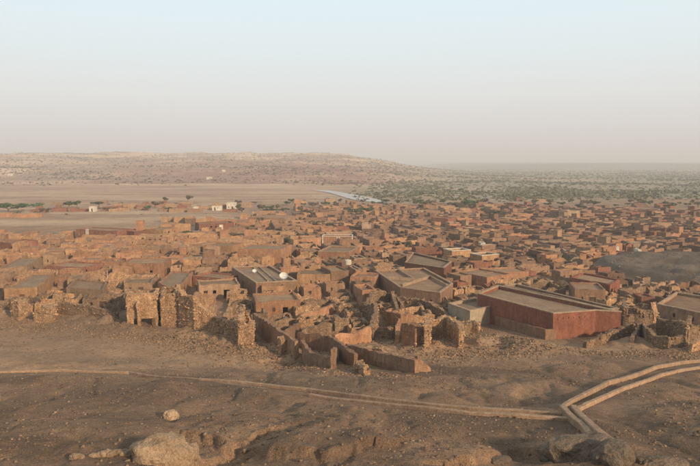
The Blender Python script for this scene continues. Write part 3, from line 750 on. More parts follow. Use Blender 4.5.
# white pilasters, door panel, gate, water tank
r, P = [v for k, v in hero_roots.items() if 'white pilasters' in k][0]
b = poly_base(P)[0]; p0, p1 = Vector(P[0]), Vector(P[1]); d = (p1 - p0).normalized(); L = (p1 - p0).length
for u in (0.0, 0.47, 0.54, 0.96):
    V, Fc = [], []; a = p0 + d * (u * L); box_at(V, Fc, a, a + d * (0.04 * L), b - 0.2, b + 3.36, 0.3, 0.1); link('pilaster', loc_mesh(r, 'pilaster', V, Fc), M['white'], r)
V, Fc = [], []; a = p0 + d * (0.70 * L); box_at(V, Fc, a, a + d * 0.8, b + 0.9, b + 2.1, 0.1, 0.06); link('shutter', loc_mesh(r, 'shutter', V, Fc), M['white'], r)
r, P = [v for k, v in hero_roots.items() if 'tall white door panel' in k][0]
b = poly_base(P)[0]; p0, p1 = Vector(P[0]), Vector(P[1]); d = (p1 - p0).normalized(); L = (p1 - p0).length
V, Fc = [], []; a = p0 + d * (0.25 * L); box_at(V, Fc, a, a + d * 1.4, b - .1, b + 3.7, 0.25, 0.12); link('door', loc_mesh(r, 'door', V, Fc), M['white'], r)
V, Fc = [], []; a = p0 + d * (0.07 * L); box_at(V, Fc, a, a + d * 0.7, b + 1.2, b + 1.9, 0.12, 0.08); link('shutter', loc_mesh(r, 'shutter', V, Fc), M['coping'], r)
r, P = [v for k, v in hero_roots.items() if 'with a white gate' in k][0]
b = poly_base(P)[0]; p0, p1 = Vector(P[0]), Vector(P[1]); d = (p1 - p0).normalized(); L = (p1 - p0).length
V, Fc = [], []; a = p0 + d * (0.57 * L); box_at(V, Fc, a, a + d * 1.6, b - .1, b + 2.3, 0.25, 0.1); link('gate', loc_mesh(r, 'gate', V, Fc), M['white'], r)
def tank(px, py, z, rad, hh, label, mat='white'):
    x, y = at(px, py, z + hh / 2); V, Fc = [], []; n = 14
    prof = [(rad, 0), (rad * 1.02, hh * .1), (rad, hh * .82), (rad * .85, hh * .93), (rad * .3, hh), (0.12, hh + .08)]
    for q, zz in prof:
        for j in range(n): V.append((q * math.cos(2 * math.pi * j / n), q * math.sin(2 * math.pi * j / n), zz))
    for k in range(len(prof) - 1):
        for j in range(n): Fc.append((k * n + j, k * n + (j + 1) % n, (k + 1) * n + (j + 1) % n, (k + 1) * n + j))
    Fc.append(tuple(range((len(prof) - 1) * n, len(prof) * n))); Fc.append(tuple(range(n - 1, -1, -1)))
    o = link('water_tank', py_mesh('water_tank', V, Fc), M[mat], None, (x, y, z)); tag(o, label, 'water tank')
r, P = [v for k, v in hero_roots.items() if 'white water tank on it' in k][0]
tank(348, 262, poly_base(P)[0] + 3.65, 0.8, 1.2, 'white water tank on the roof of the dark box house')
tank(467, 264, poly_base([at(467, 268)])[0] + 2.7, 0.6, 1.1, 'pale water tank on the roof left of the tapering orange wall') if False else None

# ------------------------------------------------------------------ ruins in the foreground
def crust(r, V, n, seed, dark=False):
    q = np.random.default_rng(seed); A = np.array(V); zz = A[:, 2]; 
    w = 0.25 + (zz - zz.min()) / max(.1, zz.max() - zz.min()) * 1.6; i = q.choice(len(A), n, p=w / w.sum()); j = np.clip(i + q.integers(-2, 3, n), 0, len(A) - 1)
    near = np.linalg.norm(A[i] - A[j], axis=1) < 1.2; j = np.where(near, j, i); t_ = q.uniform(0, 1, (n, 1)); P_ = A[i] * (1 - t_) + A[j] * t_ + q.normal(0, .05, (n, 3))
    size = q.uniform(.12, .36, n); col = np.array([.36, .235, .14]) * (0.7 if dark else 1.0) * q.uniform(.6, 1.45, (n, 1))
    P_[:, 2] -= size * .35; P_ -= np.array(r.location)
    o = link('crust_stones', scatter('crust_stones', P_, size, col, seed=seed), M['stone'], r); o['kind'] = 'stuff'
def ruin(label, pts, hs, mat='ruin', t=0.6, jag=0.35, short=None, closed=False, name='stone_ruin', cat='ruin', openings=None, step=0.45, rows=None, extra=(), reserve=True):
    W = [hit(*p) for p in pts]
    c = (sum(p[0] for p in W) / len(W), sum(p[1] for p in W) / len(W))
    r = empty(name, (c[0], c[1], hz(*c))); tag(r, label, cat)
    mh = max(hs); rows = rows or max(3, int(mh / 0.6))
    if closed:
        if area2(W) < 0: W = W[::-1]; hs = hs[::-1]
        W2 = W + [W[0]]; h2 = list(hs) + [hs[0]]
    else: W2, h2 = W, hs
    sd = rnd.uniform(0, 90); cum = [0]
    for a, b in zip(W2[:-1], W2[1:]): cum.append(cum[-1] + math.dist(a, b))
    gz = [hz(*p) for p in W2]; base = min(gz)
    def top(d, x, y):
        i = float(np.interp(d, cum, [g + h for g, h in zip(gz, h2)]))
        s = math.floor(mnoise.noise((x * .55 + sd, y * .55, 0)) * 5) / 5
        return max(base + 0.3, i + (s * 1.3 + 0.6 * mnoise.noise((x * 1.6 + sd, y * 1.6, 4))) * jag)
    V, Fc = wall_geo(W, t, top, base, openings, closed, step, rows, 0.10, sd)
    link('wall', loc_mesh(r, 'wall', V, Fc), M[mat], r)
    if mat.startswith('ruin'): crust(r, V, min(900, len(V)), int(sd * 99), mat == 'ruin2')
    elif mat == 'orange' and jag > .3: crust(r, V, len(V) // 3, int(sd * 99))
    for e in extra:
        ew = [hit(*p) for p in e[0]]; sdd = rnd.uniform(0, 50); g0 = [hz(*p) for p in ew]
        cu = [0]
        for a, b in zip(ew[:-1], ew[1:]): cu.append(cu[-1] + math.dist(a, b))
        V, Fc = wall_geo(ew, t * 0.9, lambda d, x, y: max(min(g0) + .3, float(np.interp(d, cu, [g + q for g, q in zip(g0, e[1])])) + (mnoise.noise((x * .9 + sdd, y * .9, 0)) * 1.2 + .6 * mnoise.noise((x * 2.3, y * 2.3, 2))) * jag), min(g0), None, False, step, rows, 0.10, sdd)
        link('cross_wall', loc_mesh(r, 'cross_wall', V, Fc), M[mat], r)
    if reserve:
        for a, b in zip(W2[:-1], W2[1:]):
            FOOT.append(ccw(quad_w(a, b, 0.8)))
    if short: LAND.append((short, r.location.x, r.location.y))
    return r
def quad_w(a, b, w):
    d = Vector((b[0] - a[0], b[1] - a[1])); d = d.normalized() if d.length > 1e-3 else Vector((1, 0)); n = Vector((-d.y, d.x)) * w
    return [(a[0] - n.x, a[1] - n.y), (b[0] - n.x, b[1] - n.y), (b[0] + n.x, b[1] + n.y), (a[0] + n.x, a[1] + n.y)]
ruin('tall ruined stone block with a dark hollow, left of the pair on the slope', [(127, 323), (158, 326), (160, 316), (130, 314)], [4.9, 5.3, 5.2, 4.4], closed=True, jag=0.5, short='the tall left ruin',
     openings={0: [(1.0, 4.5, 0.02, 1.9)]}, extra=[([(139, 326), (140, 320)], [3.8, 4.4])])
ruin('tall narrow ruined stone block, right of the pair on the slope', [(161, 327), (179, 327), (181, 317), (163, 316)], [5.2, 5.7, 5.7, 5.4], closed=True, jag=0.5)
ruin('long ruined stone wall stepping down to the right beside the tall ruin pair', [(181, 327), (196, 329), (207, 331), (222, 333.5), (241, 337.5)], [6.0, 5.4, 3.5, 2.5, 2.4], jag=0.4, t=0.9, short='the stepped ruin wall',
     extra=[([(196, 329), (199, 318), (214, 313)], [5.4, 4.6, 3.0]), ([(210, 331), (215, 321)], [3.4, 3.0]), ([(225, 334), (231, 323)], [2.6, 3.0])])
ruin('jagged ruined tower stub with one tall edge, ending the stepped wall', [(238, 346), (253, 347), (255, 339), (241, 337)], [3.6, 3.0, 2.8, 5.4], closed=True, jag=0.5, short='the jagged tower stub')
ruin('low ruined mound of wall stones at the left edge of town', [(11, 318), (19, 321), (28, 317), (24, 311)], [3.0, 3.4, 3.2, 2.2], closed=True, jag=0.5)
ruin('squat bright lit ruin stub left of the walled yards in the left foreground', [(37, 320), (48, 322), (53, 316)], [1.8, 2.8, 2.4], t=1.4, jag=0.3)
ruin('low crumbled wall line below the left flat roof house', [(0, 312), (12, 306), (30, 304), (50, 308)], [1.4, 1.8, 1.6, 1.3], 'ruin2', jag=0.4)
ruin('pair of low crumbled walls left of the tall ruin pair', [(58, 312), (88, 316), (118, 318)], [1.7, 1.9, 1.0], 'ruin2', jag=0.3, extra=[([(75, 306), (104, 308), (124, 306)], [1.8, 2.2, 2.4])])
ruin('dark faced yard wall running down right from the jagged tower stub', [(254, 328), (276, 343), (297, 357)], [2.6, 2.4, 1.7], 'brown', t=0.5, jag=0.2, extra=[([(280, 346), (301, 331)], [1.7, 1.6]), ([(266, 337), (284, 326)], [1.9, 1.2])])
ruin('small pointed cone of masonry on the dark yard wall', [(281, 354), (285, 354.6)], [2.2, 2.0], t=1.1, jag=0.5, reserve=False)
ruin('brown zigzag yard wall with a stepped top in the middle of the ruin yards', [(299, 347), (329, 351), (356, 366)], [2.2, 2.3, 1.5], 'brown', t=0.5, jag=0.2, short='the zigzag yard wall',
     extra=[([(303, 360), (312, 366), (333, 369)], [2.0, 1.6, 1.4]), ([(333, 369), (336, 360)], [2.2, 1.6])])
ruin('low smooth dark faced wall with lit cone end below the ruins', [(347, 355), (416, 373)], [1.5, 1.5], 'brown', t=0.6, jag=0.12, short='the lower edge wall', extra=[([(416, 372), (430, 371)], [1.9, 0.4])])
ruin('low lit wall in front of the zigzag wall, closest to the channel', [(357, 369), (366, 375), (369, 374)], [1.0, 0.8, 0.5], t=0.6, jag=0.2)
ruin('orange lit stub wall upright in the centre of the ruin cluster', [(404, 345), (418, 346)], [3.5, 3.0], 'orange', t=1.0, jag=0.45, short='the orange stub')
ruin('roofless ruined room open to the slope, at right of the ruin cluster', [(427, 348), (428, 338), (447, 337), (458, 341), (461, 349)], [3.0, 3.2, 3.2, 3.0, 3.2], 'ruin', jag=0.5, t=0.7, short='the open ruined room')
ruin('orange ruined corner behind the orange stub', [(388, 330), (400, 334), (412, 328)], [3.0, 3.3, 2.6], 'orange', t=0.7, jag=0.5, extra=[([(400, 334), (397, 344)], [2.6, 1.6])])
ruin('grey ruined corner wall at the top of the ruin cluster', [(368, 318), (374, 309), (392, 307), (402, 314)], [3.0, 3.6, 2.8, 2.2], 'ruin2', jag=0.5, extra=[([(392, 307), (397, 322)], [3.2, 2.6])])
ruin('leaning ruined wall arching left of the ruin cluster', [(370, 341), (376, 334), (375, 326), (364, 317)], [2.2, 3.4, 3.6, 2.6], 'ruin2', jag=0.3)
ruin('long orange lit yard wall left of the ruin cluster', [(334, 347), (352, 345), (371, 342)], [1.8, 1.8, 2.4], 'orange', t=0.5, jag=0.15)
ruin('brown stone ruin wall below the wide brown compound', [(397, 311), (420, 314), (440, 320), (447, 322)], [2.8, 3.0, 2.2, 1.6], 'ruin2', jag=0.4, extra=[([(420, 314), (424, 324)], [2.4, 1.6])])
ruin('low stone wall stubs between the open ruined room and the cement cube', [(462, 337), (470, 333), (478, 334)], [1.8, 2.0, 1.0], 'ruin2', jag=0.4)
ruin('half fallen wall in the rubble left of the orange stub', [(376, 356), (384, 360), (396, 359)], [1.0, 1.5, 0.8], 'ruin', jag=0.4)
ruin('long salmon yard wall below the window front house', [(300, 326), (332, 316)], [1.9, 2.0, 2.0], 'orange', t=0.5, jag=0.06)
ruin('stone wall with a narrow dark doorway behind the red house corner', [(623, 327), (637, 328), (652, 329)], [3.6, 3.3, 3.0], 'ruin2', jag=0.12, short='the doorway wall', openings={0: [(1.0, 1.9, 0.02, 2.2)]}, extra=[([(623, 327), (623, 318)], [3.5, 3.4])])
ruin('thin peaked masonry column right of the doorway wall', [(652, 328), (655, 329)], [4.2, 3.2], 'ruin', t=0.8, jag=0.6, reserve=False)
ruin('dark coursed stone wall below the right edge compound', [(657, 336), (672, 338), (686, 341), (700, 342)], [3.0, 2.8, 2.5, 2.4], 'ruin2', jag=0.25, extra=[([(686, 341), (689, 330)], [2.4, 2.2])])
ruin('curved low stone wall nearest the camera at the right', [(648, 341), (656, 346), (668, 348), (682, 347)], [1.8, 1.6, 1.4, 1.6], 'ruin2', jag=0.25, extra=[([(632, 343), (641, 336), (648, 341)], [.9, 2.2, 2.0])])
ruin('rubble foot wall running along the right end of the long red house', [(584, 348), (604, 343), (620, 338), (636, 332)], [0.9, 1.3, 1.8, 1.8], 'ruin2', jag=0.3)
ruin('low broken wall at the right edge under the coursed wall', [(690, 352), (700, 350), (712, 349)], [1.2, 1.6, 1.4], 'ruin', jag=0.3)

# ------------------------------------------------------------------ the rest of the town, packed in rows
UP = ([0, 25, 60, 75, 165, 200, 235, 246, 300, 400, 500, 600, 700], [247, 245, 245, 243, 240, 236, 232, 218, 209, 207, 206, 209, 212])
LO = ([0, 60, 110, 180, 250, 330, 370, 450, 500, 560, 622, 640, 700], [284, 290, 300, 290, 296, 300, 303, 298, 286, 284, 284, 262, 262])
def overlap(A, B):
    for Pq in (A, B):
        for i in range(len(Pq)):
            x0, y0 = Pq[i]; x1, y1 = Pq[(i + 1) % len(Pq)]; nx, ny = y1 - y0, x0 - x1
            a = [nx * p[0] + ny * p[1] for p in A]; b = [nx * p[0] + ny * p[1] for p in B]
            if max(a) <= min(b) or max(b) <= min(a): return False
    return True
CIRC = [(sum(p[0] for p in f) / len(f), sum(p[1] for p in f) / len(f), 0) for f in FOOT]
CIRC = [(c[0], c[1], max(math.dist((c[0], c[1]), p) for p in f)) for c, f in zip(CIRC, FOOT)]
def free(Pq):
    cx = sum(p[0] for p in Pq) / len(Pq); cy = sum(p[1] for p in Pq) / len(Pq); rr_ = max(math.dist((cx, cy), p) for p in Pq)
    for (x, y, r_), f in zip(CIRC, FOOT):
        if (x - cx) ** 2 + (y - cy) ** 2 < (r_ + rr_) ** 2 and overlap(Pq, f): return False
    return True
def reserve(Pq):
    FOOT.append(Pq); cx = sum(p[0] for p in Pq) / len(Pq); cy = sum(p[1] for p in Pq) / len(Pq)
    CIRC.append((cx, cy, max(math.dist((cx, cy), p) for p in Pq)))
plots = []
rt = random.Random(23)
def district(theta, a0, a1, seed):
    rr = random.Random(seed); u = Vector((math.cos(theta), math.sin(theta))); v = Vector((-u.y, u.x))
    q = -420.0
    while q < 620:
        far = 1.0
        D = rr.uniform(5.0, 8.5); s = -420.0 + rr.uniform(0, 9)
        while s < 420:
            W = rr.choice((4, 4.5, 5.5, 6, 7, 8, 10)) * rr.uniform(0.9, 1.1)
            o = u * s + v * q
            Pq = [tuple(o), tuple(o + u * W), tuple(o + u * W + v * D), tuple(o + v * D)]
            c = o + u * (W / 2) + v * (D / 2)
            s += W + (rr.uniform(1.5, 3.2) if rr.random() < 0.24 else 0.12)
            if c.y < 110 or c.y > 560: continue
            a = c.x / c.y
            if not (a0 <= a < a1) or abs(a) > 0.56: continue
            px, py = pix(c.x, c.y, 0)
            if py < np.interp(px, *UP) or py > np.interp(px, *LO): continue
            if 236 < px < 246 and py < 236: continue
            if 286 < px < 312 and 211 < py < 217: continue
            if py < 214 and rr.random() < 0.5: continue
            mxx = ((c.x - MOUND[0]) / MOUND[2]) ** 2 + ((c.y - MOUND[1]) / MOUND[3]) ** 2
            if mxx < 1.15: continue
            if float(fbm(np.array([c.x / 16]), np.array([c.y / 16]), 2, 7)[0]) > 0.66: continue
            m = 0.1
            if not free(Pq): 
                # try a smaller plot
                k = 0.55; c2 = c; Pq = [tuple(c2 + (Vector(p) - c2) * k) for p in Pq]
                if not free(Pq): continue
            reserve(Pq); plots.append((Pq, u, v, c.x, c.y, px, py))
        q += D + (rr.uniform(1.4, 2.6) if rr.random() < 0.42 else 0.15)
district(R(7), -9, -0.12, 1); district(R(16), -0.12, 0.14, 2); district(R(27), 0.14, 9, 3)
rf2 = random.Random(77)
def filler(n, xr, yr, lo=6):
    out = 0
    for _ in range(n):
        px, py = rf2.uniform(*xr), rf2.uniform(*yr)
        if py < np.interp(px, *UP) + 1 or py > np.interp(px, *LO) + lo: continue
        c = Vector(at(px, py, 0)); th = R(7) if px < 250 else (R(16) if px < 430 else R(27))
        if ((c.x - MOUND[0]) / MOUND[2]) ** 2 + ((c.y - MOUND[1]) / MOUND[3]) ** 2 < 1.15: continue
        u = Vector((math.cos(th), math.sin(th))); v = Vector((-u.y, u.x))
        for W, D in ((rf2.uniform(5, 9), rf2.uniform(4, 6)), (rf2.uniform(3, 5), rf2.uniform(3, 5)), (2.4, 2.2)):
            Pq = [tuple(c - u * W / 2 - v * D / 2), tuple(c + u * W / 2 - v * D / 2), tuple(c + u * W / 2 + v * D / 2), tuple(c - u * W / 2 + v * D / 2)]
            if free(Pq): reserve(Pq); yards.append((Pq, u, v, c.x, c.y, px, py)); out += 1; break
    return out
yards = []
filler(900, (235, 475), (298, 346), 45); filler(500, (0, 125), (284, 314), 30); filler(300, (600, 700), (284, 330), 50); filler(2600, (0, 700), (236, 304)); filler(500, (240, 700), (206, 240))
LON = [(rf2.uniform(60, 235), rf2.uniform(204, 212.5), rf2.uniform(5, 12), rf2.uniform(3, 6)) for _ in range(34)] + [(rf2.uniform(0, 72), rf2.uniform(236, 248), rf2.uniform(3, 7), rf2.uniform(3, 5)) for _ in range(40)] + [(rf2.uniform(165, 245), rf2.uniform(222, 234), rf2.uniform(4, 8), rf2.uniform(3, 5)) for _ in range(26)]
# a few loners out on the plain and toward the scrub
for px, py, w_, d_ in ((60, 211, 8, 5), (110, 210, 9, 4), (122, 209, 7, 4), (141, 209, 6, 5), (166, 210, 8, 5), (178, 212, 10, 4), (205, 209, 12, 4), (20, 217, 22, 3), (40, 212, 9, 4), (182, 209, 6, 4),
                       (246, 207, 8, 5), (300, 203, 9, 5), (330, 202, 7, 6), (352, 204, 8, 6), (430, 205, 9, 6), (520, 201, 8, 5), (541, 201.5, 10, 6), (640, 207, 9, 6), (664, 208, 10, 6), (588, 203, 9, 6), *LON):
    c = Vector(at(px, py, 0)); u = Vector((math.cos(.2), math.sin(.2))); v = Vector((-u.y, u.x))
    Pq = [tuple(c - u * w_ / 2 - v * d_ / 2), tuple(c + u * w_ / 2 - v * d_ / 2), tuple(c + u * w_ / 2 + v * d_ / 2), tuple(c - u * w_ / 2 + v * d_ / 2)]
    if free(Pq): reserve(Pq); plots.append((Pq, u, v, c.x, c.y, px, py))
def psize(p): return math.sqrt(abs(area2(p[0])) / 2) / p[4]
plots.sort(key=psize, reverse=True)
N_HOUSE = 300 - sum(1 for o in bpy.data.objects if o.get('category') == 'house')
print('plots', len(plots), 'individual', N_HOUSE)
TONE = {'ochre': 'ochre', 'orange': 'orange', 'tan': 'tan', 'brown': 'brown', 'red': 'maroon', 'umber': 'umber', 'grey': 'grey', 'ruin': 'speckled'}
def sub(P0, u, v, a0, a1, b0, b1):
    o = Vector(P0[0]); W = (Vector(P0[1]) - o).length; D = (Vector(P0[3]) - o).length
    g = 0.07
    return [tuple(o + u * (W * a0 + g) + v * (D * b0 + g)), tuple(o + u * (W * a1 - g) + v * (D * b0 + g)), tuple(o + u * (W * a1 - g) + v * (D * b1 - g)), tuple(o + u * (W * a0 + g) + v * (D * b1 - g))]
todo_labels = []
far_acc = {k: ([], []) for k in ('ochre', 'orange', 'tan', 'brown', 'red', 'umber', 'roof', 'roofgrey')}
for i, (Pq, u, v, cx, cy, px, py) in enumerate(plots):
    rr = rt; W = (Vector(Pq[1]) - Vector(Pq[0])).length; D = (Vector(Pq[3]) - Vector(Pq[0])).length; ar = W * D
    side = px + rr.uniform(-90, 90)
    if side < 230: wl = rr.choice(('ochre', 'ochre', 'tan', 'orange', 'ochre', 'brown'))
    elif side < 430: wl = rr.choice(('ochre', 'orange', 'tan', 'brown', 'brown', 'umber'))
    else: wl = rr.choice(('brown', 'brown', 'red', 'umber', 'tan', 'umber', 'umber', 'brown', 'orange'))
    if px < 74 and py < 248: h *= .75
    if px < 236 and py < 213: wl = rr.choice(('brown', 'tan', 'red'))
    rf = rr.choice(('roof', 'roof', 'roofgrey'))
    h = rr.uniform(2.4, 3.5) * (1.0 if px < 400 and cy < 230 else 0.84)
    if px < 236 and py < 213: h = rr.uniform(1.5, 2.3)
    ty = rr.random()
    ind = i < N_HOUSE
    dist = cy
    step = 1.3 if dist < 200 else (2.0 if dist < 300 else 4.0); rows = 3 if dist < 220 else 1
    jit = 0.07 if dist < 220 else 0.04
    b, c = poly_base(Pq)
    parts = []; feat = ''
    if ar < 21: parts = [(Pq, h, False)]; feat = rr.choice(('flat roofed',))
    elif ty < 0.46:
        s = rr.uniform(0.42, 0.6)
        if rr.random() < 0.5: parts = [(sub(Pq, u, v, 0, 1, s, 1), h, False), (sub(Pq, u, v, 0, 1, 0, s), h * rr.uniform(.5, .7), True)]; feat = 'with front yard'
        else:
            parts = [(sub(Pq, u, v, 0, s, 0, 1), h, False), (sub(Pq, u, v, s, 1, 0, 1), h * rr.uniform(.5, .75), True)]; feat = 'with right side yard'
    elif ty < 0.56:
        a = rr.uniform(0.1, 0.5); parts = [(Pq, h * 0.88, False), (sub(Pq, u, v, a, a + 0.4, 0.45, 0.95), h * 0.88 + rr.uniform(1.2, 2.0), False)]; feat = 'with upper room'
    elif ty < 0.70:
        s = rr.uniform(0.35, 0.65); parts = [(sub(Pq, u, v, 0, s, 0, 1), h, False), (sub(Pq, u, v, s, 1, 0, 1), h * rr.uniform(.62, .85), False)]; feat = 'lower at right'
    elif ty < 0.8:
        s = rr.uniform(0.35, 0.6); parts = [(sub(Pq, u, v, 0, 1, 0, s), h * .7, False), (sub(Pq, u, v, 0, 1, s, 1), h, False)]; feat = 'stepped up behind'
    else:
        parts = [(Pq, h * .85, 'ruin')]; feat = 'roofless and broken'
        if dist < 230: wl = 'ruin' if px < 430 else 'grey'
    tot = 0
    if ind:
        r = empty('mud_house', (c[0], c[1], b)); r['category'] = 'house'; r['group'] = 'flat roofed mud houses of the town'
        todo_labels.append((r, TONE[wl], feat, ar, px, py))
    for k, (pp, hh, rl) in enumerate(parts):
        nd = 1 if rr.random() < .7 else 0; nw = rr.choice((0, 1, 2, 2, 3)) if dist > 240 else rr.choice((1, 2, 3, 4, 5))
        if dist > 330: nd = nw = 0 if rr.random() < .5 else 1
        jag = rr.choice((.1, .2, .32)) if rl is False else (rr.choice((.3, .5)) if rl is True else 0.6)
        kw = dict(doors=nd, wins=nw, roofless=bool(rl), step=step, rows=rows, jit=jit, base=b, jag=jag, leaf='blue' if rr.random() < 0.07 else 'wood', rr=rr, parapet=rr.uniform(.2, .5))
        if hh < 2.3: kw['doors'] = kw['wins'] = 0
        if rl is True: kw['roofless'] = True
        if ind and not rl and dist < 260 and rr.random() < .6:
            o = Vector(pp[0]); e1 = Vector(pp[1]) - o; e2 = Vector(pp[3]) - o; a_ = rr.uniform(.25, .75); rz_ = b + hh - kw['parapet']
            q_ = [tuple(o + e1 * a_ + e2 * .06), tuple(o + e1 * a_ + e2 * .94)] if rr.random() < .5 else [tuple(o + e2 * a_ + e1 * .06), tuple(o + e2 * a_ + e1 * rr.choice((.5, .94)))]
            V, Fc = wall_geo(q_, .3, lambda d, x, y: rz_ + .42 + .3 * mnoise.noise((x * .7, y * .7, 0)), rz_ + .3, None, False, 1.4, 1, 0.05); link('roof_wall', loc_mesh(r, 'roof_wall', V, Fc), M[wl], r)
            if rr.random() < .5:
                p_ = o + e1 * rr.uniform(.2, .8) + e2 * rr.uniform(.2, .8); s_ = rr.uniform(.4, .9); V, Fc = [], []; box_at(V, Fc, (p_.x - s_ / 2, p_.y), (p_.x + s_ / 2, p_.y), rz_ - .1, rz_ + rr.uniform(.3, .8), s_ * .8); link('roof_hatch', loc_mesh(r, 'roof_hatch', V, Fc), M[rr.choice(('coping', 'tan', wl))], r)
        if ind: block(r, pp, hh, wl, rf, coping='coping' if (rl is False and rr.random() < 0.10) else None, **kw)
        else:
            kw.update(doors=0, wins=0, step=5, rows=1)
            w2 = wl if wl in far_acc else 'tan'
            block(None, pp, hh, w2, rf, acc=(far_acc[w2], far_acc[rf]), **kw)
yards.sort(key=psize, reverse=True)
print('yards', len(yards))
for i, (Pq, u, v, cx, cy, px, py) in enumerate(yards):
    rr = rt; ar = abs(area2(Pq)) / 2; k = rr.random()
    wl = rr.choice(('ochre', 'tan', 'brown', 'orange') if px < 430 else ('brown', 'red', 'tan', 'brown'))
    if cy < 140 or (cy < 190 and rr.random() < .5): wl = rr.choice(('ruin', 'ruin2'))
    b, c = poly_base(Pq)
    dist = cy; kw = dict(doors=0, wins=0, roofless=True, step=.6 if dist < 170 else (1.2 if dist < 240 else 3), rows=3 if dist < 200 else 1, jit=.08, base=b, jag=rr.choice((.12, .25, .4)), rr=rr, t=rr.uniform(.3, .5))
    h = rr.uniform(1.0, 2.4)
    if i < 298:
        r = empty('walled_yard', (c[0], c[1], b)); r['category'] = 'walled yard'; r['group'] = 'roofless yards and broken walls between the houses'
        tone = {'ruin': 'speckled', 'ruin2': 'dark stone'}.get(wl, TONE.get(wl, 'tan'))
        todo_labels.append((r, tone, 'Y' + ('low' if h < 1.7 else 'high'), ar, px, py))
        if k < 0.72:
            wo_ = block(r, Pq, h, wl, **kw)
            if wl.startswith('ruin') and cy < 150: crust(r, [tuple(Vector(v_.co) + r.location) for v_ in wo_.data.vertices], 90, i, wl == 'ruin2')
        else:
            sd = rr.uniform(0, 90); q_ = [Pq[0], Pq[1], Pq[2]] if rr.random() < .5 else [Pq[3], Pq[0], Pq[1]]
            V, Fc = wall_geo(q_, .4, lambda d, x, y: b + max(.3, h * (0.9 + .6 * mnoise.noise((x * .35 + sd, y * .35, 1)) + .2 * mnoise.noise((x * 1.6 + sd, y * 1.6, 1)))), b, None, False, kw['step'], kw['rows'], .08, sd)
            link('wall', loc_mesh(r, 'wall', V, Fc), M[wl], r)
    else:
        kw.update(step=4, rows=1); w2 = wl if wl in far_acc else 'tan'; block(None, Pq, h, w2, acc=(far_acc[w2], far_acc['roof']), **kw)
# join what is past the 300 largest
V, Fc, mi, mats = [], [], [], []
for k, (v_, f_) in far_acc.items():
    if not f_: continue
    o_ = len(V); V += v_; Fc += [tuple(a + o_ for a in f) for f in f_]; mi += [len(mats)] * len(f_); mats.append(M[k])
if Fc:
    me = py_mesh('far_houses', V, Fc); me.polygons.foreach_set('material_index', np.array(mi, dtype=np.int32))
    tag(link('far_houses', me, mats), 'mass of tiny far mud houses at the back of the town', 'houses', kind='stuff')

# ------------------------------------------------------------------ the drainage channel with its two low walls
def low_wall(root, W0, hs, wdt=0.42, name='channel_wall', mat='casing'):
    W0 = [Vector(p) for p in W0]; W = []
    for a, b in zip(W0[:-1], W0[1:]):
        n = max(1, int((b - a).length / 0.7))
        for k in range(n): W.append(a + (b - a) * (k / n))
    W.append(W0[-1]); W = [tuple(p) for p in W]
    O = offset_poly(W, -wdt / 2, False); I = offset_poly(W, wdt / 2, False)
    V, Fc = [], []; n = len(W)
    zs = np.array([hz(*p) for p in W]); zs = np.convolve(np.pad(zs, 4, mode='edge'), np.ones(9) / 9, mode='valid')
    for k, (o, i_) in enumerate(zip(O, I)):
        z = zs[k] + np.interp(k / (n - 1), np.linspace(0, 1, len(hs)), hs); j = mnoise.noise((o[0] * 1.3, o[1] * 1.3, 2)) * 0.035
        for q, zz in ((o, zs[k] - 1.0), (o, z - 0.05 + j), ((o[0] * .88 + i_[0] * .12, o[1] * .88 + i_[1] * .12), z + j), ((o[0] * .12 + i_[0] * .88, o[1] * .12 + i_[1] * .88), z + j), (i_, z - 0.05 + j), (i_, zs[k] - 1.0)):
            V.append((q[0] + mnoise.noise((q[0] * 2, q[1] * 2, 7)) * .03, q[1], zz))
    for k in range(n - 1):
        for c in range(5): a = k * 6 + c; Fc.append((a, a + 6, a + 7, a + 1))
    Fc.append((5, 4, 3, 2, 1, 0)[::-1]); Fc.append(tuple((n - 1) * 6 + c for c in range(6))[::-1])
    return link(name, loc_mesh(root, name, V, Fc), M[mat], root)
def channel(label, w1, w2, h1=(0.5, 0.5), h2=(0.5, 0.5), wd=0.42):
    c = w1[len(w1) // 2]; r = empty('drainage_channel', (c[0], c[1], hz(*c))); tag(r, label, 'channel', 'drainage channels crossing the slope')
    low_wall(r, w1, h1, wd)
    if w2: low_wall(r, w2, h2, wd)
    return r
channel('long drainage channel of two low mortared walls running left from the fork to the track', CH_W[0], CH_W[1], (0.24, 0.24, 0.26, 0.3, 0.3, 0.3), (0.15, 0.3, 0.3), 0.32)
channel('drainage channel rising from the fork to the right edge', CH_W[2], CH_W[3], (0.42, 0.4, 0.38), (0.34, 0.32, 0.3), 0.38)
channel('short drainage channel dropping from the fork behind the grey boulder', CH_W[4], CH_W[5], (0.5, 0.4), (0.55, 0.5), 0.48)


# ------------------------------------------------------------------ boulders and rows of stones
def rock_mesh(name, sx, sy, sz, seed, sub=4, amp=0.22, sharp=1.6):
    import bmesh
    bm = bmesh.new(); bmesh.ops.create_icosphere(bm, subdivisions=sub, radius=1)
    for v in bm.verts:
        p = v.co.copy(); n = mnoise.noise(p * 0.9 + Vector((seed, 0, 0))) * amp * 1.6 + mnoise.noise(p * 2.3 + Vector((0, seed, 0))) * amp * .8 + mnoise.noise(p * 6 + Vector((0, 0, seed))) * amp * .3
        cell = mnoise.cell_vector(p * sharp + Vector((seed, seed, 0))) * 0.10 * amp * 3
        q = p * (1 + n) + (cell - Vector((.05, .05, .05)))
        q.x = math.copysign(abs(q.x) ** 0.85, q.x); q.z = math.copysign(abs(q.z) ** 0.8, q.z)
        v.co = (q.x * sx, q.y * sy, q.z * sz)
    me = bpy.data.meshes.new(name); bm.to_mesh(me); bm.free(); return me
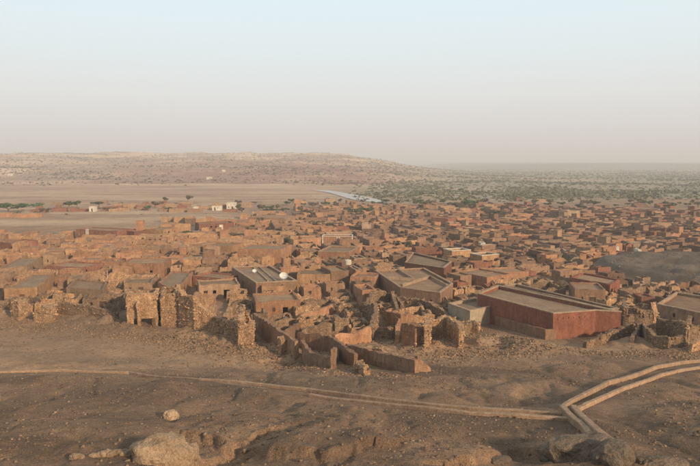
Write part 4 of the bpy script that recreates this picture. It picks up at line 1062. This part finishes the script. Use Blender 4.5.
def boulder(px, py, w, d, h, seed, mat, label, rz=0.0, tilt=0.0, sink=0.35, sub=4, grp=None, amp=.22):
    x, y = hit(px, py); o = link('boulder', rock_mesh('boulder', w / 2, d / 2, h / 2, seed, sub, amp), M[mat], None, (x, y, hz(x, y) + h * (0.5 - sink)))
    o.rotation_euler = (tilt, 0, rz); tag(o, label, 'boulder', grp); return o
boulder(163, 461, 3.2, 2.2, 2.3, 3.1, 'boulder', 'big pale ochre boulder with a rounded top at the bottom left', 0.2, 0.1)
boulder(188, 462, 1.5, 1.3, 1.7, 8.4, 'boulder', 'darker sloping rock leaning against the big pale boulder', -0.3, 0.3)
boulder(171, 420, 1.2, 0.9, 1.1, 5.5, 'boulder', 'small pale pointed rock alone on the dark gravel slope', 0.5, 0.35)
boulder(583, 459, 3.6, 2.6, 2.0, 12.2, 'boulderg', 'broad grey flat topped boulder at the foot of the short channel', 0.1, 0.08)
boulder(612, 462, 1.9, 2.0, 1.6, 4.9, 'boulderg', 'tapering brown grey rock at the right end of the broad flat boulder', -0.5, 0.2)
boulder(549, 457, 1.5, 1.1, 0.9, 2.2, 'boulderg', 'low cracked slab rock left of the broad flat boulder', 0.3)
boulder(77, 458.5, 0.75, 0.5, 0.45, 6.6, 'boulder', 'pale loose rock left of the row of stones on the ledge', 0.1)
boulder(500, 462, 1.3, 0.8, 0.5, 9.6, 'boulderg', 'low brown rock at the bottom edge, left of the cracked slab rock', 0.5)
boulder(663, 464, 2.4, 1.2, 0.6, 7.6, 'boulderg', 'flat brown slab rock at the bottom edge right of the grey boulder', 0.0)
c0 = hit(110, 455); ro = empty('stone_row', (c0[0], c0[1], hz(*c0))); tag(ro, 'row of fist to head sized stones along the ledge left of the big pale boulder', 'stone row')
for k in range(17):
    u = k / 16; p = hit(92 + 48 * u + rnd.uniform(-1, 1), 455.5 - 1.5 * u + rnd.uniform(-1.0, 1.5)); s = rnd.uniform(.32, .55)
    o = link('stone', rock_mesh('stone', s * .6, s * .45, s * .4, k * 3.3, 2, .25), M['boulder'], ro); o.location = (p[0] - c0[0], p[1] - c0[1], hz(*p) - ro.location.z + s * .15); o.rotation_euler = (0, 0, rnd.uniform(0, 6))

# ------------------------------------------------------------------ loose stones and rubble
g = np.random.default_rng(5)
def stone_cols(n, pale):
    a = np.array([0.12, 0.08, 0.055]); b = np.array([0.34, 0.24, 0.16]); t = np.clip(g.beta(1.3, 2.6, n) + pale, 0, 1)[:, None]
    return a * (1 - t) + b * t
# gravel on the near slope
n = 125000; y = 30 + 82 * g.uniform(0, 1, n) ** 0.8; x = g.uniform(-0.6, 0.6, n) * y
dens = fbm(x / 5, y / 5, 4, 90); keep = (g.uniform(.30, .75, n) < dens) & (seg_dist(x, y, path_l) > 0.5); x, y = x[keep], y[keep]; n = len(x)
size = 0.03 + 0.19 * g.uniform(0, 1, n) ** 14 + 0.04 * g.uniform(0, 1, n) ** 2
me = scatter('slope_gravel', np.stack([x, y, height(x, y) + size * .1], -1), size, stone_cols(n, -0.02), seed=2)
tag(link('slope_gravel', me, M['stone']), 'loose stones and gravel strewn over the bare slope', 'gravel', kind='stuff')
# rubble tumbled from the ruins
RB = []
def rub(px0, py0, px1, py1, n, sp):
    a, b = np.array(hit(px0, py0)), np.array(hit(px1, py1)); n = int(n * 1.25); t = g.uniform(0, 1, n)[:, None]; RB.append(a + (b - a) * t + g.normal(0, sp, (n, 2)))
for q in ((0, 322, 130, 330, 2600, 3.0), (120, 335, 180, 335, 1600, 2.0), (175, 340, 255, 355, 2800, 2.2), (255, 345, 330, 368, 1800, 1.6), (330, 372, 420, 378, 700, 1.4), (340, 335, 460, 335, 4200, 4.0),
          (420, 350, 520, 352, 3000, 2.6), (462, 335, 545, 350, 1800, 1.6), (560, 350, 700, 355, 1600, 1.8), (300, 330, 400, 365, 1500, 3.0), (600, 300, 660, 318, 1400, 2.5), (640, 330, 700, 335, 900, 2.0), (360, 300, 400, 300, 700, 2.0), (640, 292, 690, 288, 500, 2), (560, 270, 640, 300, 900, 3)):
    rub(*q)
rb = np.concatenate(RB); n = len(rb); size = 0.05 + 0.30 * g.uniform(0, 1, n) ** 5
me = scatter('ruin_rubble', np.stack([rb[:, 0], rb[:, 1], height(rb[:, 0], rb[:, 1]) + size * .12], -1), size, stone_cols(n, 0.12) * np.array([1.05, .97, .88]), seed=3)
tag(link('ruin_rubble', me, M['stone']), 'tumbled building stones lying round the ruined walls', 'rubble', kind='stuff')
n = 16000; y = 118 + 160 * g.uniform(0, 1, n); x = g.uniform(-0.56, 0.56, n) * y; keep = fbm(x / 9, y / 9, 3, 91) > 0.46; x, y = x[keep], y[keep]; n = len(x)
size = 0.08 + 0.4 * g.uniform(0, 1, n) ** 4
me = scatter('street_rubble', np.stack([x, y, height(x, y) + size * .1], -1), size, stone_cols(n, 0.08), seed=4)
tag(link('street_rubble', me, M['stone']), 'loose stones in the lanes and empty plots of the town', 'rubble', kind='stuff')

# ------------------------------------------------------------------ trees
def leaf_crown(seed, blobs, spread, n):
    q = np.random.default_rng(seed); V = []; 
    cen = [(q.normal(0, spread[0] * .5), q.normal(0, spread[0] * .5), spread[2] + q.uniform(-.5, .5) * spread[1]) for _ in range(blobs)]
    P_ = []
    for i in range(n):
        c = cen[i % blobs]; d = q.normal(0, 1, 3); d /= np.linalg.norm(d); rad = q.uniform(.45, 1) ** .6
        P_.append((c[0] + d[0] * rad * spread[3], c[1] + d[1] * rad * spread[3], c[2] + d[2] * rad * spread[3] * .6))
    P_ = np.array(P_); a = q.normal(0, 1, (n, 3)); a /= np.linalg.norm(a, axis=1)[:, None]; b = np.cross(a, q.normal(0, 1, (n, 3))); b /= np.linalg.norm(b, axis=1)[:, None]
    s = q.uniform(.16, .34, n)[:, None]
    V = np.stack([P_ - a * s - b * s, P_ + a * s - b * s * .6, P_ + a * s * .8 + b * s, P_ - a * s * .7 + b * s * .8], 1).reshape(-1, 3)
    V[:, 2] = np.maximum(V[:, 2], 0.05)
    return np_mesh('crown', V, np.arange(n * 4).reshape(n, 4)), cen
def tube(V, Fc, a, b, r0, r1, n=6):
    a, b = Vector(a), Vector(b); d = (b - a).normalized(); u = d.orthogonal().normalized(); w = d.cross(u); k = len(V)
    for p, r_ in ((a, r0), (b, r1)):
        for j in range(n): q = p + (u * math.cos(2 * math.pi * j / n) + w * math.sin(2 * math.pi * j / n)) * r_; V.append(tuple(q))
    for j in range(n): Fc.append((k + j, k + (j + 1) % n, k + n + (j + 1) % n, k + n + j))
    Fc.append(tuple(k + n + j for j in range(n)))
def tree_proto(seed, blobs, spread, n, trunk=True):
    cm, cen = leaf_crown(seed, blobs, spread, n); V, Fc = [], []; fork = (0.1, 0, spread[2] * .45)
    tube(V, Fc, (0, 0, -.3), fork, .17, .12)
    for c in cen[:4]: tube(V, Fc, fork, (c[0] * .8, c[1] * .8, c[2] - .1), .09, .03, 5)
    return cm, py_mesh('trunk', V, Fc)
PROT = [tree_proto(1, 7, (2.6, .8, 3.0, 1.1), 420), tree_proto(2, 5, (1.8, 1.0, 2.8, 1.1), 320), tree_proto(3, 9, (3.0, .9, 2.4, 1.1), 460), tree_proto(4, 4, (1.2, 1.0, 2.0, 1.0), 240), tree_proto(5, 6, (2.4, .5, 3.6, .8), 360)]
def tree(px, py, wpx, hpx, k, mat, label, grp=None, xy=None, cat='tree'):
    x, y = xy if xy else hit(px, py); cm, tm = PROT[k]
    base_w = {0: 5.2, 1: 4.2, 2: 5.8, 3: 3.3, 4: 4.6}[k]; base_h = {0: 4.2, 1: 4.0, 2: 3.6, 3: 3.1, 4: 4.6}[k]
    s = wpx * y / F / base_w; sz = hpx * y / F / base_h
    r = empty('acacia_tree' if cat == 'tree' else 'bush', (x, y, hz(x, y)), rnd.uniform(0, 6)); tag(r, label, cat, grp); r.scale = (s, s, sz)
    key = (k, mat)
    if key not in TM: m2 = cm.copy(); m2.materials.append(M[mat]); TM[key] = m2
    if k not in TT: t2 = tm.copy(); t2.materials.append(M['bark']); TT[k] = t2
    for nm, me_ in (('crown', TM[key]), ('trunk', TT[k])):
        o = bpy.data.objects.new(nm, me_); C.objects.link(o); o.parent = r
    return r
TM, TT = {}, {}
for a in ((8, 212, 30, 10, 2, 'crowng', 'wide bright green tree clump cut by the left edge'), (69, 208.5, 12, 7, 0, 'crown', 'round green tree left of a pair on the plain'), (77, 207.5, 11, 7, 1, 'crown', 'round green tree right of a pair on the plain'),
          (99, 207, 14, 6, 0, 'crown', 'flat topped tree shading the white box house on the plain'), (46, 213, 12, 5, 4, 'crownd', 'thin dry tree on the open plain at left'), (106, 211, 12, 4, 2, 'crownd', 'low dry brown tree right of the shaded white box'),
          (148, 210.5, 8, 5, 3, 'crowng', 'small dark green bush tree above the square tower'), (155, 208, 10, 7, 1, 'crownd', 'greyish tree right above the square tower'), (165, 202, 6, 5, 3, 'crown', 'lone round tree on the sand highest above the square tower'),
          (168, 211, 9, 4, 2, 'crownd', 'low spreading dry tree right of the greyish tree'), (188, 202, 8, 7, 1, 'crownd', 'lone dark round tree left of the pale shed on the sand'), (186, 238, 12, 8, 0, 'crown', 'yellow green tree in front of the long red white gate house'),
          (466, 208, 16, 9, 0, 'crowng', 'largest dark green tree at the centre valley edge'), (455, 208, 9, 6, 1, 'crown', 'tree touching the largest dark green tree on its left'), (473, 209, 8, 6, 3, 'crowng', 'small tree right of the largest dark green tree'),
          (425, 206, 10, 5, 2, 'crown', 'spreading tree behind the three white huts'), (497, 217, 10, 7, 1, 'crown', 'round tree alone on the bare ground right of centre'), (363, 215, 20, 8, 2, 'crown', 'wide grey green tree among the houses above centre'),
          (386, 204, 8, 5, 1, 'crown', 'tree at the right tip of the pale river bed'), (299, 213, 8, 7, 0, 'crownd', 'dark tree at upper centre left of the tree line'), (309, 221, 9, 7, 1, 'crownd', 'dark tree in the line above the white framed house'),
          (318, 227, 10, 7, 2, 'crownd', 'wide dark tree lower in the line above the white framed house'), (329, 230, 12, 8, 0, 'crownd', 'dark tree just behind the white framed house'), (284, 243, 11, 5, 2, 'crowng', 'bright green bush in a yard left of the white framed house'),
          (340, 236, 9, 6, 1, 'crownd', 'dark tree at the right end of the line behind the white framed house'), (606, 222, 9, 6, 1, 'crown', 'round tree among far right houses'), (690, 232, 16, 8, 2, 'crownd', 'wide dark tree near the right edge of the town'),
          (646, 219, 11, 6, 0, 'crown', 'tree on open ground left of the far right houses'), (378, 248, 10, 7, 1, 'crownd', 'dark tree in the lane above the wide brown compound'), (388, 258, 11, 6, 2, 'crownd', 'low dark tree close above the wide brown compound'),
          (231, 239, 9, 7, 0, 'crownd', 'brownish tree behind the big ochre wall'), (219, 237, 8, 5, 2, 'crownd', 'low brown tree behind the two window house'), (85, 254, 8, 5, 1, 'crownd', 'dark bush tree below the white door house'), (560, 243, 9, 5, 2, 'crownd', 'low dark tree amid the houses right of centre'),
          (620, 243, 9, 5, 2, 'crown', 'low tree by the hut above the gravel mound')):
    tree(*a)
rtree = random.Random(9); cnt = 0
for _ in range(900):
    px = rtree.uniform(230, 700); py = rtree.uniform(203, 250) if rtree.random() < .6 else rtree.uniform(203, 214)
    x, y = at(px, py, 0); s = 1.2
    if free([(x - s, y - s), (x + s, y - s), (x + s, y + s), (x - s, y + s)]):
        kk = rtree.choice((0, 1, 2, 3, 4)); mm = rtree.choice(('crown', 'crownd', 'crownd'))
        r = tree(0, 0, rtree.uniform(3.0, 5.5) * F / y, rtree.uniform(2.2, 4.0) * F / y, kk, mm, None, 'dusty trees between the houses', (x, y)); cnt += 1
        todo_labels.append((r, 'green' if mm == 'crown' else 'brownish', 'T' + ('flat topped', 'rounded', 'spreading', 'bushy', 'thin')[kk] + ' tree', 1, px, py)); r['category'] = 'tree'
        reserve([(x - s, y - s), (x + s, y - s), (x + s, y + s), (x - s, y + s)])
    if cnt > 95: break

# scrub: nobody could count it
def scrub(name, n, fn, cols, label, rmin, rmax, smin, smax, seed, gam=1.0):
    q = np.random.default_rng(seed); r_ = np.exp(q.uniform(math.log(rmin), math.log(rmax), n)); a = np.tan(q.uniform(-0.56, 0.56, n)); y = r_; x = a * y
    keep = q.uniform(0, 1, n) < fn(x, y, a); x, y = x[keep], y[keep]; n = len(x)
    size = q.uniform(smin, smax, n) ** 1.0 * (0.7 + 0.6 * q.uniform(0, 1, n) ** 3); ca, cb = np.array(cols[0]), np.array(cols[1]); t = q.uniform(0, 1, n)[:, None]
    me = scatter(name, np.stack([x, y, height(x, y) - .1], -1), size, ca * (1 - t) + cb * t, 'leaf', seed)
    tag(link(name, me, M['leaf']), label, 'scrub', kind='stuff')
def fn_val(x, y, a):
    d = sstep(430, 560, y - a * 110) * sstep(-0.02, .08, a + .05 * (fbm(x / 90, y / 90, 2, 5) - .5)); c = fbm(x / 110, y / 70, 4, 95)
    return d * np.clip(0.15 + sstep(.40, .60, c) * (0.55 + 0.5 * sstep(0, .25, a)), 0, 1)
scrub('valley_scrub', 42000, fn_val, ((0.11, 0.115, 0.065), (0.185, 0.165, 0.105)), 'dusty green acacia scrub covering the valley floor', 430, 4200, 1.6, 3.2, 11)
def fn_pl(x, y, a):
    d = sstep(0.14, 0.05, a) * sstep(800, 1150, y + 250 * (fbm(x / 120, y / 100, 3, 98) - .5)); c = fbm(x / 140, y / 90, 4, 96)
    return d * np.clip(.18 + .85 * sstep(.38, .62, c), 0, 1)
scrub('dune_scrub', 27000, fn_pl, ((0.085, 0.068, 0.043), (0.16, 0.115, 0.072)), 'dark dry bushes dotted over the dune plateau', 820, 3000, 1.2, 3.2, 12)
def fn_ed(x, y, a): return sstep(0.0, -0.1, a) * sstep(330, 380, y) * sstep(520, 440, y) * .10 + sstep(-.1, .05, a) * sstep(430, 560, y) * sstep(700, 560, y) * .25
scrub('town_edge_scrub', 4000, fn_ed, ((0.12, 0.10, 0.06), (0.18, 0.14, 0.09)), 'low dry bushes scattered on the sand at the edge of town', 320, 720, .8, 1.8, 13)

# ------------------------------------------------------------------ pale river bed
def ribbon(name, top_, bot_, mat, lift):
    V, Fc = [], []; n = len(top_); k = 6; per = []
    for (a, b) in zip(top_, bot_):
        row = []
        for j in range(k + 1):
            u = j / k; p = hit(a[0] + (b[0] - a[0]) * u, a[1] + (b[1] - a[1]) * u); row.append(len(V)); V.append((p[0], p[1], hz(*p) + lift))
        per.append(row)
    for r0, r1 in zip(per[:-1], per[1:]):
        for j in range(k): Fc.append((r0[j + 1], r1[j + 1], r1[j], r0[j]))
    o = link(name, py_mesh(name, V, Fc), mat); tag(o, kind='structure'); return o
m, t, b = new_mat('shallow_water'); tc = t.nodes.new('ShaderNodeTexCoord').outputs['Object']
nn_ = noise_node(t, tc, 0.06, 4); cc = mixc(t, mapr(t, nn_, .4, .6, 0, 1), (0.44, 0.43, 0.43), (0.52, 0.47, 0.42)); t.links.new(cc, b.inputs['Base Color']); b.inputs['Roughness'].default_value = 0.6; b.inputs['Specular IOR Level'].default_value = 0.25
tp = [(314, 190.6), (322, 190.4), (330, 190.8), (338, 192.0), (347, 193.6), (356, 195.0), (366, 197.0), (376, 199.4), (384, 201.6), (390, 202.4)]
bt = [(315, 191.0), (323, 191.8), (331, 193.4), (338, 195.6), (346, 198.2), (355, 200.4), (365, 201.8), (375, 202.6), (384, 203.0), (390, 202.9)]
def densify(L): 
    xs = np.linspace(0, len(L) - 1, (len(L) - 1) * 4 + 1); A = np.array(L); return [(float(np.interp(s, range(len(L)), A[:, 0])), float(np.interp(s, range(len(L)), A[:, 1]))) for s in xs]
ribbon('river_water', densify(tp), densify(bt), m, 0.35)

# ------------------------------------------------------------------ a parked car at the edge of the town
def car(px, py, rz, label):
    x, y = hit(px, py); r = empty('parked_car', (x, y, hz(x, y)), rz); tag(r, label, 'car')
    def prism(prof, w, name, mat, inset=0):
        V, Fc = [], []; n = len(prof)
        for s in (-1, 1):
            for q in prof: V.append((q[0], s * (w / 2 - inset * (q[1] > 1.05)), q[1]))
        Fc.append(tuple(range(n))); Fc.append(tuple(range(2 * n - 1, n - 1, -1)))
        for j in range(n): Fc.append((j, n + j, n + (j + 1) % n, (j + 1) % n))
        o = link(name, py_mesh(name, V, Fc), mat, r); return o
    mp, t_, b_ = new_mat('car_paint'); b_.inputs['Base Color'].default_value = (0.085, 0.12, 0.125, 1); b_.inputs['Roughness'].default_value = .45
    mg, t_, b_ = new_mat('car_glass'); b_.inputs['Base Color'].default_value = (0.03, 0.04, 0.045, 1); b_.inputs['Roughness'].default_value = .1
    mtyre, t_, b_ = new_mat('tyre'); b_.inputs['Base Color'].default_value = (0.02, 0.02, 0.02, 1)
    prism([(-2.1, .45), (2.1, .45), (2.15, .9), (1.2, 1.02), (-2.1, 1.04), (-2.15, .6)][::-1], 1.8, 'body', mp)
    prism([(-1.9, 1.03), (1.15, 1.03), (.55, 1.6), (-1.8, 1.62)][::-1], 1.62, 'cabin', mp, .12)
    for s in (-1, 1):
        for a0, a1 in ((-1.7, -.75), (-.65, .35)):
            V, Fc = [], []; box_at(V, Fc, (a0, s * .74), (a1, s * .74), 1.12, 1.52, .03, .015 if s < 0 else .03); link('window', py_mesh('window', V, Fc), mg, r)
        for a0 in (-1.35, 1.35):
            V, Fc = [], []; tube(V, Fc, (a0, s * .68, .36), (a0, s * .92, .36), .36, .36, 14); link('wheel', py_mesh('wheel', V, Fc), mtyre, r)
car(54.5, 236.8, 0.25, 'blue green car parked on the sand left of the white door house')

# ------------------------------------------------------------------ labels that say which house
ORD = ['nearest', 'second', 'third', 'fourth', 'fifth', 'sixth', 'seventh', 'eighth', 'ninth', 'tenth', 'eleventh', 'twelfth', 'thirteenth', 'fourteenth']
LP = [(s, *pix(x, y, 2)) for s, x, y in LAND]
buck = {}
for r, tone, feat, ar, px, py in todo_labels:
    size = 'small' if ar < 45 else ('large' if ar > 95 else 'middling')
    best = min(LP, key=lambda l: math.hypot((l[1] - px), (l[2] - py) * 2.6))
    dx, dy = px - best[1], (py - best[2]) * 2.6
    rel = ('right of' if dx > 0 else 'left of') if abs(dx) > abs(dy) else ('in front of' if dy > 0 else 'behind')
    key = (size, tone, 'house ' + feat, rel, best[0]) if feat[0] not in 'YT' else ((size, tone, feat[1:] + ' walled yard', rel, best[0]) if feat[0] == 'Y' else ('low', tone, feat[1:], rel, best[0]))
    buck.setdefault(key, []).append((math.hypot(dx, dy), r))
for (size, tone, feat, rel, lm), L_ in buck.items():
    L_.sort(key=lambda t_: t_[0])
    for k, (d_, r) in enumerate(L_):
        o_ = '' if len(L_) == 1 else ', %s such' % ORD[min(k, 13)]
        r['label'] = '%s %s %s, %s %s%s' % (size, tone, feat, rel, lm, o_)

# ------------------------------------------------------------------ the dusty air
E0 = 15200.0
V = [(sx * E0, sy * E0, z) for z in (-12.0, 105.0) for sx, sy in ((-1, -1), (1, -1), (1, 1), (-1, 1))]
Fc = [(3, 2, 1, 0), (4, 5, 6, 7), (0, 1, 5, 4), (1, 2, 6, 5), (2, 3, 7, 6), (3, 0, 4, 7)]
mh = bpy.data.materials.new('dusty_air'); mh.use_nodes = True; t = mh.node_tree; t.nodes.clear()
out = t.nodes.new('ShaderNodeOutputMaterial'); pv = t.nodes.new('ShaderNodeVolumePrincipled')
pv.inputs['Color'].default_value = (0.97, 0.96, 0.975, 1); pv.inputs['Density'].default_value = 0.00036; pv.inputs['Anisotropy'].default_value = 0.0
t.links.new(pv.outputs[0], out.inputs['Volume'])
tag(link('haze', py_mesh('haze', V, Fc), mh), 'pale dusty haze in the air over the valley', 'haze', kind='stuff')
